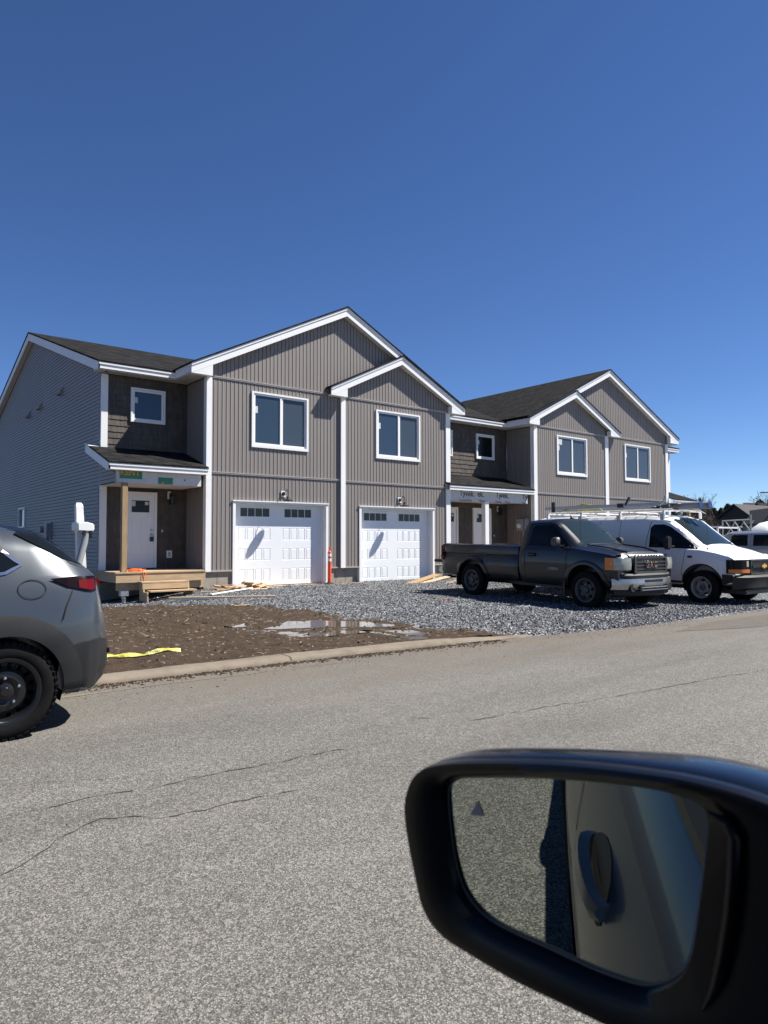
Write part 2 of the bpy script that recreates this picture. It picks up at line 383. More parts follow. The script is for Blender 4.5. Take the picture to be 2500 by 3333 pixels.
def text_part(name, body, size, m, parent, loc, xdir, ydir, depth=0.004, spacing=1.0, bold=0.0):
    cu = bpy.data.curves.new(name, 'FONT'); cu.body = body; cu.size = size; cu.extrude = depth/2; cu.resolution_u = 3
    cu.space_character = spacing; cu.offset = bold
    tmp = bpy.data.objects.new(name, cu); COL.objects.link(tmp)
    bpy.context.view_layer.update()
    me = bpy.data.meshes.new_from_object(tmp.evaluated_get(bpy.context.evaluated_depsgraph_get()))
    COL.objects.unlink(tmp); bpy.data.objects.remove(tmp); bpy.data.curves.remove(cu)
    X = Vector(xdir).normalized(); Y = Vector(ydir).normalized(); Z = X.cross(Y)
    off = origin(parent); T = Matrix((X, Y, Z)).transposed().to_4x4(); T.translation = Vector(loc) - off
    me.transform(T); me.materials.clear(); me.materials.append(m)
    o = bpy.data.objects.new(name, me); COL.objects.link(o); o.parent = parent; ORG[o.name] = off; return o
def boolean(o, cutter_mb, op='DIFFERENCE'):
    c = cutter_mb.build('cutter', o.data.materials[0], None, world=True)
    bpy.context.view_layer.update(); c.matrix_world = o.matrix_world.copy()
    md = o.modifiers.new('b', 'BOOLEAN'); md.operation = op; md.object = c; md.solver = 'EXACT'
    bpy.context.view_layer.update()
    me = bpy.data.meshes.new_from_object(o.evaluated_get(bpy.context.evaluated_depsgraph_get()))
    o.modifiers.clear(); old = o.data; o.data = me; bpy.data.meshes.remove(old); cm = c.data; bpy.data.objects.remove(c); bpy.data.meshes.remove(cm)
CRACKS = [([(0.74, 4.05), (0.95, 4.05), (1.24, 4.05), (1.51, 3.99), (1.88, 3.96), (2.37, 3.95), (2.74, 3.95), (3.21, 3.86)], 0.0085), ([(0.58, 3.33), (0.68, 3.41), (0.79, 3.51), (0.91, 3.64), (0.98, 3.67), (1.14, 3.72), (1.36, 3.58), (1.61, 3.54), (1.95, 3.51), (2.2, 3.41)], 0.009), ([(0.98, 3.67), (0.98, 3.77), (1.03, 3.82), (1.14, 3.73)], 0.006), ([(0.84, 4.59), (1.13, 4.46), (1.43, 4.32), (1.61, 4.26)], 0.005), ([(1.51, 3.99), (1.7, 4.05), (1.89, 3.98)], 0.005), ([(3.68, 4.5), (3.71, 4.24), (3.87, 3.97), (4.41, 3.91), (5.12, 3.75), (6.1, 3.69), (7.12, 3.58), (8.09, 3.45)], 0.011)]

# ------------------------------------------------------------------ ground
def smooth(a, b, t):
    t = max(0.0, min(1.0, (t-a)/(b-a))); return t*t*(3-2*t)
def nz(x, y, s, seed=0.0): return mnoise.noise(Vector((x*s+seed, y*s-seed, seed*0.7)))
PUD = [(5.45, 9.85), (5.75, 9.95), (6.05, 10.3), (6.35, 10.5), (6.7, 10.35), (6.98, 9.95), (7.22, 9.6), (7.36, 8.95), (7.12, 8.80), (6.64, 9.25), (6.15, 9.5), (5.6, 9.65)]
PUD2 = [(6.75, 8.45), (7.1, 8.25), (7.02, 7.7), (6.8, 7.8)]
def seg_d(px, py, poly):
    best = 1e9; ins = False; n = len(poly)
    for i in range(n):
        x1, y1 = poly[i]; x2, y2 = poly[(i+1) % n]; dx, dy = x2-x1, y2-y1
        t = max(0, min(1, ((px-x1)*dx+(py-y1)*dy)/(dx*dx+dy*dy+1e-9)))
        best = min(best, math.hypot(px-x1-t*dx, py-y1-t*dy))
        if (y1 > py) != (y2 > py) and px < (x2-x1)*(py-y1)/(y2-y1)+x1: ins = not ins
    return -best if ins else best
def gz(x, y):
    z = 0.035 + 0.035*smooth(9, 13, y) - (0.03*smooth(8.3, 10.5, x)*(1-smooth(8, 12.5, y)))
    z -= 0.25*smooth(8.2, 5.9, x)*smooth(14.0, 18.2, y) if x < 8.2 else 0
    return z
CURB = [(-60, 8.2), (-20, 7.6), (-5, 7.30), (2.09, 7.17), (4.28, 7.12), (6.0, 6.98), (8.2, 6.79)]
EDGE = CURB + [(9.24, 6.62), (10.7, 6.46), (12.6, 6.41), (15.0, 6.33), (40, 6.1), (160, 5.2)]
def lin(pts, x):
    for (a, b), (c, d) in zip(pts, pts[1:]):
        if x <= c: return b + (d-b)*max(0, (x-a))/(c-a)
    return pts[-1][1]
GB = [(6.0, 9.3), (7.07, 8.4), (7.66, 7.74), (8.4, 7.6), (9.4, 7.57), (10.66, 7.33), (12.0, 7.28), (13.05, 7.28), (13.6, 6.63), (14.8, 5.38), (16.05, 4.65), (17.5, 5.0), (20, 5.2)]

def sheet(name, xs, ys, hf, m, parent=None, keep=None):
    mb = MB(); idx = {}
    V = [[(x, y, hf(x, y)) for x in xs] for y in ys]
    nx = len(xs); mb.v = [p for r in V for p in r]
    for j in range(len(ys)-1):
        for i in range(nx-1):
            if keep and not keep((xs[i]+xs[i+1])/2, (ys[j]+ys[j+1])/2): continue
            mb.f.append((j*nx+i, j*nx+i+1, (j+1)*nx+i+1, (j+1)*nx+i)); mb.m.append(0)
    return mb.build(name, m, parent, smooth=180, recalc=False)
def fr(a, b, s):
    n = max(1, int(round((b-a)/s))); return [a+(b-a)*i/n for i in range(n+1)]

far = MB().box(-400, 1500, 5.0, 1500, -0.9, -0.30); far.box(-400, 1500, -400, -30, -0.9, -0.30)
tag(far.build('far_ground', mt['field']), kind='structure')
# road: one sheet with its cracks as narrow strips 3 mm above
road = MB()
for (a, b), (c, d) in zip(EDGE, EDGE[1:]):
    road.face([(a, -30, 0), (c, -30, 0), (c, d, 0), (a, b, 0)])
def crack(pts, wd, seed):
    rnd = random.Random(seed); P = []
    for (a, b), (c, d) in zip(pts, pts[1:]):
        L = math.hypot(c-a, d-b); k = max(2, int(L/0.05))
        for i in range(k):
            t = i/k; P.append((a+(c-a)*t, b+(d-b)*t))
    P.append(pts[-1]); out = []; off = 0
    for i, (x, y) in enumerate(P):
        off = off*0.82 + rnd.gauss(0, 0.012); t = (P[min(i+1, len(P)-1)][0]-P[max(i-1, 0)][0], P[min(i+1, len(P)-1)][1]-P[max(i-1, 0)][1])
        L = math.hypot(*t) or 1; nx_, ny_ = -t[1]/L, t[0]/L; ww = wd*(0.15+1.3*rnd.random()**1.5)*(0.25+0.75*min(1, i/6, (len(P)-1-i)/6))
        out.append(((x+nx_*(off+ww), y+ny_*(off+ww), 0.003), (x+nx_*(off-ww), y+ny_*(off-ww), 0.003)))
    i = 0
    while i < len(out)-2:
        n = rnd.randint(4, 16); seg = out[i:i+n+1]
        if len(seg) > 1: road.grid([[a for a, b in seg], [b for a, b in seg]])
        i += n + (rnd.randint(1, 3) if rnd.random() < 0.55 else 0)
road.mi(1)
for i, (c, wd) in enumerate(CRACKS): crack(c, wd*0.62, 40+i)
road.mi(0)
rd = tag(road.build('road', [mt['asphalt'], mt['crack']], recalc=False), kind='structure')
# darker newer patch at the right, along the gravel
pat = MB(); PT = [(10.3, 5.75), (11.6, 5.25), (16, 4.6), (30, 4.3), (30, 5.7), (16, 5.95), (12.0, 6.05)]
pat.face([(x, y, 0.004) for x, y in PT]); tag(pat.build('asphalt_patch', mt['asphalt2'], recalc=False), kind='structure')
# rolled kerb with joints
kb = MB(); prof = [(0.0, -0.05), (0.0, 0.012), (0.035, 0.045), (0.07, 0.055), (0.26, 0.060), (0.29, 0.045), (0.29, -0.05)]
KX = []; x = -40.0
while x < 8.2: KX.append(x); x += 0.06 if x > -1 else 0.5
KX.append(8.2); rows = []
for x in KX:
    y0 = lin(CURB, x); e = 1.0 - 0.8*smooth(6.3, 8.2, x); wv = 0.012*nz(x, 3, 1.1)
    rows.append([(x, y0+a*(0.55+0.45*e)+wv+0.010*nz(x, a*20, 7), (b*e if b > 0 else b)+0.006*nz(x, a*9, 2.3)+0.006*nz(x, a*30, 9)) for a, b in prof])
kb.grid(rows); tag(kb.build('kerb', mt['curb'], smooth=50, recalc=True), kind='structure')
jt = MB()
for jx in (-1.2, 1.55, 4.3):
    y0 = lin(CURB, jx); e = 1.0-0.8*smooth(6.3, 8.2, jx)
    jt.grid([[(jx+o+0.01*math.sin(a*30), y0+a*(0.55+0.45*e)-0.001+0.012*nz(jx, 3, 1.1), b*e+0.003+0.006*nz(jx, a*9, 2.3)) for a, b in prof[1:-1]] for o in (-0.007, 0.007)])
tag(jt.build('kerb_joints', mt['crack'], recalc=False), kind='structure')
# gutter pan showing as a pale broken line through the grit
gp = MB(); rows = []
for x in fr(-3, 5.2, 0.12):
    y0 = lin(CURB, x)-0.36+0.02*nz(x, 1, 1.5); t = max(0.0, 0.022+0.035*nz(x, 5, 2.1))*(1-smooth(3.6, 5.2, x)); rows.append([(x, y0-t, 0.0035), (x, y0+t*0.6, 0.0035)])
gp.grid(rows); tag(gp.build('gutter_edge', mt['curb'], recalc=False), kind='structure')

def dirt_h(x, y):
    z = gz(x, y) + 0.022*nz(x, y, 0.9) + 0.024*nz(x, y, 3.1, 2) + 0.020*nz(x, y, 8, 5) + 0.010*nz(x, y, 19, 8)
    # wheel ruts
    for yc, xc, L, dp in ((10.4, 4.6, 1.3, 0.05), (11.7, 5.3, 1.5, 0.035)):
        z -= dp*math.exp(-((y-yc-0.25*(x-xc))/0.10)**2)*math.exp(-((x-xc)/L)**2) - 0.6*dp*math.exp(-((y-yc-0.2-0.25*(x-xc))/0.12)**2)*math.exp(-((x-xc)/L)**2)
    d = min(seg_d(x, y, PUD) + 0.07*nz(x, y, 3, 1) + 0.03*nz(x, y, 11, 4), seg_d(x, y, PUD2))
    if d < 0.35: z = z*(1-smooth(0.35, 0.0, d)) + (0.030 - 0.16*max(-0.12, min(0.30, -d)))*smooth(0.35, 0.0, d) + 0.005*nz(x, y, 7, 3)*(1 if d > 0 else 0.3)
    y0 = lin(EDGE, x) + 0.27
    if y < y0+0.4: z = z*smooth(y0, y0+0.4, y) + (0.050 if x < 7.6 else 0.0)*(1-smooth(y0, y0+0.4, y)) + 0.004*nz(x, y, 9)
    return z
tag(sheet('dirt_lot', fr(-4, 10, 0.055), fr(6.6, 19.6, 0.055), dirt_h, mt['dirt'], keep=lambda x, y: y > lin(EDGE, x)+0.21 and y < 19.2 and x > -4 and not (x > 9.3 and y > 7.4)), kind='structure')
tag(sheet('dirt_verge', fr(-60, -4, 1.0), fr(7.5, 60, 1.0), lambda x, y: 0.045, mt['dirt'], keep=lambda x, y: y > lin(EDGE, x)+0.15), kind='structure')
tag(sheet('dirt_yard', fr(-4, 80, 2.0), fr(18.6, 90, 1.4), lambda x, y: gz(x, y)-0.01, mt['dirt']), kind='structure')
def grav_h(x, y):
    b = lin([(q, p) for q, p in [(p[0], p[1]) for p in GB]], y); d = x - b + 0.22*nz(x, y, 1.3, 4) + 0.10*nz(x, y, 5, 6)
    z = gz(x, y) + 0.014*nz(x, y, 0.9) + 0.020*smooth(-0.05, 0.35, d) - 0.05*(1-smooth(-0.35, 0.02, d)) + 0.007*nz(x, y, 13, 2) + 0.006*nz(x, y, 30, 7)
    e = y - lin(EDGE, x) + 0.06*nz(x, y, 3, 9)
    z = z*smooth(-0.02, 0.5, e) + 0.002*(1-smooth(-0.02, 0.5, e)) - 0.03*(1-smooth(-0.18, 0.02, e))
    return z
tag(sheet('gravel_driveway', fr(3.6, 17, 0.05), fr(6.2, 19.0, 0.05), grav_h, mt['gravel'], keep=lambda x, y: y > lin(EDGE, x)-0.2), kind='structure')
tag(sheet('gravel_lot', fr(17, 60, 0.4), fr(5.9, 20, 0.4), grav_h, mt['gravel'], keep=lambda x, y: y > lin(EDGE, x)-0.2), kind='structure')
for pl in (PUD, PUD2):
    xs = [p[0] for p in pl]; ys = [p[1] for p in pl]; wz = 0.034
    tag(MB().face([(min(xs)-.3, min(ys)-.3, wz), (max(xs)+.3, min(ys)-.3, wz), (max(xs)+.3, max(ys)+.3, wz), (min(xs)-.3, max(ys)+.3, wz)]).build('puddle_water', mt['water'], recalc=False), kind='structure')
    if pl is PUD2: pass
def pebbles(name, n, region, size, m, hf, flat=0.6, lab=None, cat=None):
    rnd = random.Random(hash(name) % 997 if False else len(name)*31); mb = MB(); c = 0
    while c < n:
        x, y = region(rnd)
        if x is None: continue
        s = size*(0.4+1.3*rnd.random()**2); z = hf(x, y); a = rnd.random()*6.28; b = len(mb.v)
        pts = [(math.cos(a+k*1.57)*s*(0.7+.6*rnd.random()), math.sin(a+k*1.57)*s*(0.7+.6*rnd.random()), -0.1*s) for k in range(4)] + [(rnd.uniform(-.3, .3)*s, rnd.uniform(-.3, .3)*s, s*flat)]
        mb.v += [(x+p[0], y+p[1], z+p[2]) for p in pts]
        for k in range(4): mb.f.append((b+k, b+(k+1) % 4, b+4)); mb.m.append(0)
        c += 1
    return tag(mb.build(name, m, recalc=False), lab, cat, kind='stuff')
def reg_dirt(r):
    y = r.uniform(7.45, 17.5); x = r.uniform(0.5, lin(GB, y)+0.2)
    return (x, y) if x < 9 else (None, None)
def reg_grav(r):
    y = 6.5+12*r.random()**1.5; x = r.uniform(lin(GB, y)-0.25, 17)
    return (x, y) if y > lin(EDGE, x) else (None, None)
def reg_road(r):
    x = r.uniform(0.2, 12); y = lin(EDGE, x) - abs(r.gauss(0, 0.35))
    return (x, y)
pebbles('pebbles', 700, reg_dirt, 0.017, mt['stone'], dirt_h, 0.6, 'small pale stones scattered over the brown dirt', 'stones')
def reg_gutter(r):
    x = r.uniform(0.5, 7.5); return (x, lin(EDGE, x) - abs(r.gauss(0, 0.10)) - 0.01)
pebbles('gutter_silt', 2600, reg_gutter, 0.014, mt['dirt'], lambda x, y: 0.003, 0.55, 'dark silt and crumbs heaped in the gutter against the kerb', 'silt')
pebbles('dirt_clods', 900, reg_dirt, 0.030, mt['dirt'], dirt_h, 0.7, 'small brown clods standing up from the dirt', 'clods')
pebbles('crushed_stones', 26000, reg_grav, 0.019, mt['gravel'], lambda x, y: grav_h(x, y)+0.004, 0.8, 'loose grey crushed stones of the driveway', 'gravel')
pebbles('road_grit', 1500, reg_road, 0.007, mt['dirt'], lambda x, y: 0.002, 0.5, 'brown grit along the kerb and road edge', 'grit')
rnd = random.Random(5); st = MB()
for i in range(190):
    y = rnd.uniform(7.5, 13.5) if i < 330 else rnd.uniform(6.7, 7.1); x = rnd.uniform(1.2, lin(GB, max(y, 7.1))-0.1) if i < 330 else rnd.uniform(1.5, 5)
    L = 0.02+0.08*rnd.random()**3; a = rnd.random()*3.14; z = (dirt_h(x, y) if y > 7.4 else 0.0)+0.006
    st.obox((x, y, z), (L, 0.006+0.01*rnd.random(), 0.005), Matrix.Rotation(a, 3, 'Z') @ Matrix.Rotation(rnd.uniform(-.2, .2), 3, 'Y'))
tag(st.build('straw_litter', mt['straw'], recalc=False), 'straw and wood splinters strewn on the brown dirt', 'litter', kind='stuff')

# ------------------------------------------------------------------ townhouse
YA, YB, YW = 18.234, 18.184, 19.608      # left half front, right half front, recessed entry wall
XL, XR = 5.836, 34.85
H = empty('townhouse', (20.0, 19.0, 0.0), 0, 'new two-storey townhouse row with greige vertical siding, white trim and four garage doors', 'townhouse')

def vsiding(x0, x1, y, lo, hi, holes, name='siding', sx=1, pitch=0.127):
    # board and batten relief; lo/hi are functions of x; sides facing -y
    mb = MB(); k0 = int(math.floor(x0/pitch)); xs = []
    prof = [(0.0, 0.0), (0.070, 0.002), (0.072, -0.015), (0.090, -0.015), (0.092, 0.007), (0.120, 0.007), (0.1269, 0.0)]
    pts = []
    for k in range(k0, int(x1/pitch)+2):
        for u, d in prof:
            x = k*pitch+u
            if x0 < x < x1: pts.append((x, d))
    pts = [(x0, 0.0)]+pts+[(x1, 0.0)]
    for (xa, da), (xb, db) in zip(pts, pts[1:]):
        if xb-xa < 1e-6: continue
        xm = (xa+xb)/2; iv = [(None, None)]
        cuts = sorted([(h[2], h[3]) for h in holes if h[0] < xm < h[1]])
        segs = []; cur = 'lo'
        for a, b in cuts: segs.append((cur, a)); cur = b
        segs.append((cur, 'hi'))
        for a, b in segs:
            la, lb = (lo(xa), lo(xb)) if a == 'lo' else (a, a); ha, hb = (hi(xa), hi(xb)) if b == 'hi' else (b, b)
            if ha-la < 0.002 and hb-lb < 0.002: continue
            mb.face([(xa, y-da, la), (xb, y-db, lb), (xb, y-db, max(hb, lb)), (xa, y-da, max(ha, la))])
    return mb
def vsiding_side(X, y0, y1, z0, z1, pitch=0.127):
    mb = MB(); pts = []
    for k in range(int(y0/pitch)-1, int(y1/pitch)+2):
        for u, d in ((0.0, 0.0), (0.070, 0.002), (0.072, -0.015), (0.090, -0.015), (0.092, 0.007), (0.120, 0.007), (0.1269, 0.0)):
            y = k*pitch+u
            if y0 < y < y1: pts.append((y, d))
    pts = [(y0, 0.0)]+pts+[(y1, 0.0)]
    for (a, d), (b, e) in zip(pts, pts[1:]): mb.face([(X-e, b, z0), (X-d, a, z0), (X-d, a, z1), (X-e, b, z1)])
    return mb
def zline(xa, za, xb, zb): return lambda x: za+(zb-za)*(x-xa)/(xb-xa)
def hip(xc, zc, s): return lambda x: zc - s*abs(x-xc)

def shakes(x0, x1, y, z0, z1, holes, seed):
    rnd = random.Random(seed); a = MB(); c = 0; z = z1
    a.mi(0)
    while z > z0:
        h = min(0.172, z-z0); x = x0 - rnd.random()*0.1
        while x < x1:
            wd = rnd.choice((0.10, 0.13, 0.17, 0.21, 0.24)); xa, xb = max(x, x0), min(x+wd-0.006, x1); x += wd
            if xb-xa < 0.01: continue
            zb, ztp = z-h+rnd.uniform(-0.003, 0.003), z+0.012
            parts = [(xa, xb)]
            for hx0, hx1, hz0, hz1 in holes:
                if zb < hz1 and ztp-0.02 > hz0:
                    np_ = []
                    for p, q in parts:
                        if q <= hx0 or p >= hx1: np_.append((p, q))
                        else:
                            if p < hx0: np_.append((p, hx0))
                            if q > hx1: np_.append((hx1, q))
                    parts = np_
            a.k = rnd.randint(0, 1); d = 0.020+rnd.uniform(-.003, .003)
            for p, q in parts:
                if q-p < 0.01: continue
                F = [(p, y-d, zb), (q, y-d, zb), (q, y-0.004, ztp), (p, y-0.004, ztp)]
                a.face(F); a.face([(p, y, zb), (q, y, zb), (q, y-d, zb), (p, y-d, zb)])
                a.face([(p, y, zb), (p, y-d, zb), (p, y-0.004, ztp), (p, y, ztp)]); a.face([(q, y-d, zb), (q, y, zb), (q, y, ztp), (q, y-0.004, ztp)])
        z -= 0.172
    return a
def backing(mb, x0, x1, y, z0, z1, holes, t=0.1):
    # flat wall of boxes behind the shakes with openings
    xs = sorted({x0, x1, *[h[0] for h in holes], *[h[1] for h in holes]}); xs = [x for x in xs if x0 <= x <= x1]
    for a, b in zip(xs, xs[1:]):
        cur = z0
        for h in sorted([h for h in holes if h[0] < (a+b)/2 < h[1]], key=lambda h: h[2]):
            if h[2] > cur: mb.box(a, b, y, y+t, cur, h[2])
            cur = h[3]
        if cur < z1: mb.box(a, b, y, y+t, cur, z1)

def frame_ring(mb, x0, x1, z0, z1, y0, y1, t, tb=None, tt=None):
    tb = tb or t; tt = tt or t
    mb.box(x0, x0+t, y0, y1, z0, z1); mb.box(x1-t, x1, y0, y1, z0, z1); mb.box(x0+t, x1-t, y0, y1, z1-tt, z1); mb.box(x0+t, x1-t, y0, y1, z0, z0+tb)
def window2(x0, x1, z0, z1, y, sticker=None, gm='glass', tall=False):
    fr_ = MB(); frame_ring(fr_, x0, x1, z0, z1, y-0.045, y+0.06, 0.065, 0.085, 0.05)
    wi = fr_.build('window', mt['white'], H)
    s = MB(); xm = (x0+x1)/2
    frame_ring(s, x0+0.07, xm+0.03, z0+0.09, z1-0.055, y-0.022, y+0.03, 0.05); wi2 = s.build('sash', mt['white'], wi)
    s = MB(); frame_ring(s, xm+0.034, x1-0.07, z0+0.09, z1-0.055, y-0.005, y+0.045, 0.05); s.build('sash', mt['white'], wi)
    MB().box(x0+0.11, xm-0.01, y+0.003, y+0.012, z0+0.13, z1-0.10).build('pane', mt[gm], wi)
    MB().box(xm+0.07, x1-0.11, y+0.020, y+0.029, z0+0.13, z1-0.10).build('pane', mt['glass_pale'], wi)
    if sticker:
        MB().box(x0+0.12, x0+0.21, y-0.003, y+0.002, z1-0.62, z1-0.42).build('sticker', mt['sticker'], wi)
        if sticker > 1: MB().box(x0+0.125, x0+0.38, y-0.004, y+0.001, z1-0.38, z1-0.14).build('sticker', mt['sticker'], wi)
def window1(x0, x1, z0, z1, y, sticker=True, gm='glass'):
    fr_ = MB(); frame_ring(fr_, x0, x1, z0, z1, y-0.045, y+0.06, 0.045, 0.05); wi = fr_.build('window', mt['white'], H)
    s = MB(); frame_ring(s, x0+0.05, x1-0.05, z0+0.055, z1-0.05, y-0.025, y+0.05, 0.055); s.build('sash', mt['white'], wi)
    MB().box(x0+0.10, x1-0.10, y+0.006, y+0.014, z0+0.10, z1-0.10).build('pane', mt[gm], wi)
    if sticker: MB().box(x0+0.105, x0+0.20, y+0.001, y+0.005, z1-0.42, z1-0.26).build('sticker', mt['sticker'], wi)

def garage(x0, x1, zt, y, zf):
    # outer trim x0..x1, top zt; door recessed 0.19 behind the wall face
    tr = MB(); tr.box(x0, x0+0.085, y-0.035, y+0.2, zf, zt-0.09); tr.box(x1-0.085, x1, y-0.035, y+0.2, zf, zt-0.09)
    tr.box(x0, x1, y-0.035, y+0.2, zt-0.09, zt-0.012); tr.box(x0-0.015, x1+0.015, y-0.06, y-0.01, zt-0.03, zt)
    g = tr.build('garage_frame', mt['white'], H)
    st_ = MB().box(x1-0.125, x1-0.087, y+0.135, y+0.195, zf, zt-0.11).box(x0+0.087, x0+0.12, y+0.135, y+0.195, zf, zt-0.11).box(x0+0.12, x1-0.125, y+0.135, y+0.195, zt-0.14, zt-0.095); st_.build('door_stop', mt['door_white'], g)
    a, b = x0+0.086, x1-0.086; yd = y+0.20; z0 = zf+0.012; hs = 0.600; Wd = b-a
    d = MB(); wins = []
    def panel_face(xa, xb, za, zb, rects, ins):
        xs = sorted({xa, xb, *[r[0] for r in rects], *[r[1] for r in rects]})
        for p, q in zip(xs, xs[1:]):
            rr = [r for r in rects if r[0] < (p+q)/2 < r[1]]; cur = za
            for r in rr:
                d.face([(p, yd, cur), (q, yd, cur), (q, yd, r[2]), (p, yd, r[2])]); cur = r[3]
            d.face([(p, yd, cur), (q, yd, cur), (q, yd, zb), (p, yd, zb)])
        for r in rects:
            i = 0.012; A = [(r[0], r[2]), (r[1], r[2]), (r[1], r[3]), (r[0], r[3])]; B = [(r[0]+i, r[2]+i), (r[1]-i, r[2]+i), (r[1]-i, r[3]-i), (r[0]+i, r[3]-i)]
            C = [(r[0]+.026, r[2]+.026), (r[1]-.026, r[2]+.026), (r[1]-.026, r[3]-.026), (r[0]+.026, r[3]-.026)]
            for k in range(4):
                l = (k+1) % 4
                d.face([(A[k][0], yd, A[k][1]), (A[l][0], yd, A[l][1]), (B[l][0], yd+ins, B[l][1]), (B[k][0], yd+ins, B[k][1])])
                d.face([(B[k][0], yd+ins, B[k][1]), (B[l][0], yd+ins, B[l][1]), (C[l][0], yd+0.003, C[l][1]), (C[k][0], yd+0.003, C[k][1])])
            d.face([(c[0], yd+0.003, c[1]) for c in C])
    for k in range(3):
        za, zb = z0+k*hs, z0+(k+1)*hs-0.007; rects = []
        for gx in (a+0.195, a+Wd/2+0.13):
            for j in range(4): rects.append((gx+j*0.272, gx+j*0.272+0.232, za+0.125, zb-0.115))
        panel_face(a, b, za, zb, rects, 0.013); d.box(a, b, yd+0.0005, yd+0.004, zb, zb+0.0065)
    za, zb = z0+3*hs, zt-0.075; wr = []
    for gx in (a+0.215, a+Wd/2+0.14):
        wr.append((gx, gx+1.02, za+0.17, za+0.49))
    panel_face(a, b, za, zb, [], 0.0)
    d.box(a, b, yd+0.015, yd+0.045, z0, zb)
    dm = d.build('garage_door', mt['door_white'], H)
    for r in wr:
        f = MB(); frame_ring(f, r[0], r[1], r[2], r[3], yd-0.016, yd-0.0005, 0.038)
        cw = (r[1]-r[0]-0.076-3*0.016)/4
        for k in range(1, 4): xx = r[0]+0.038+k*cw+(k-1)*0.016; f.box(xx, xx+0.016, yd-0.014, yd-0.0005, r[2]+.038, r[3]-.038)
        fo = f.build('door_window', mt['door_white'], dm)
        MB().box(r[0]+.038, r[1]-.038, yd-0.008, yd-0.004, r[2]+.038, r[3]-.038).build('pane', mt['garage_glass'], dm)
    MB().box(a, b, yd+0.01, yd+0.04, zf-0.004, z0-0.0005).build('bottom_seal', mt['black'], dm)
    MB().box(x0-0.02, x1+0.02, y-0.16, y+0.21, zf-0.09, zf-0.005).build('threshold', mt['wood'], H)

def wall_lamp_barn(x, z, y):
    p = MB(); p.box(x-0.085, x+0.085, y-0.032, y-0.012, z-0.105, z+0.105); o = p.build('wall_lamp', mt['white'], H, bevel=0.02)
    b = MB(); b.lathe([(0.055, -0.06), (0.06, -0.034), (0.0, -0.034)], (x, y, z), 'y', 20)
    pts = [(x, y-0.05, z+0.01)] + [(x+0.02+0.0*t, y-0.06-0.20*math.sin(t), z+0.02+0.10*math.sin(2*t)) for t in [i*0.2 for i in range(1, 8)]] + [(x+0.02, y-0.27, z-0.03), (x+0.02, y-0.27, z-0.10)]
    b.tube(pts, 0.011, 8); b.build('lamp_arm', mt['black'], o)
    s = MB(); s.lathe([(0.025, -0.08), (0.035, -0.11), (0.05, -0.15), (0.15, -0.195), (0.155, -0.215), (0.145, -0.213), (0.04, -0.16), (0.0, -0.15)], (x+0.02, y-0.27, z), 'z', 28, cap=False)
    s.build('lamp_shade', mt['black'], o, smooth=40)
def lantern(x, z, y):
    o = MB().box(x-0.105, x+0.02, y-0.034, y-0.018, z-0.02, z+0.21).build('wall_lantern', mt['white'], H, bevel=0.01)
    b = MB(); b.box(x-0.05, x+0.03, y-0.06, y-0.034, z+0.06, z+0.16); b.tube([(x, y-0.05, z+0.15), (x, y-0.10, z+0.22), (x, y-0.14, z+0.20), (x, y-0.14, z+0.12)], 0.010, 6)
    cx, cy = x, y-0.14; b.lathe([(0.0, 0.13), (0.045, 0.10), (0.085, 0.06), (0.085, 0.05), (0, 0.05)], (cx, cy, z), 'z', 6, cap=False)
    for k in range(4):
        a = k*1.571+0.785; b.box(cx+0.08*math.cos(a)-.006, cx+0.08*math.cos(a)+.006, cy+0.08*math.sin(a)-.006, cy+0.08*math.sin(a)+.006, z-0.15, z+0.05)
    b.box(cx-0.065, cx+0.065, cy-0.065, cy+0.065, z-0.17, z-0.15); b.build('lantern_cage', mt['black'], o)
    MB().box(cx-0.05, cx+0.05, cy-0.05, cy+0.05, z-0.15, z+0.05).build('lantern_glass', mt['garage_glass'], o)

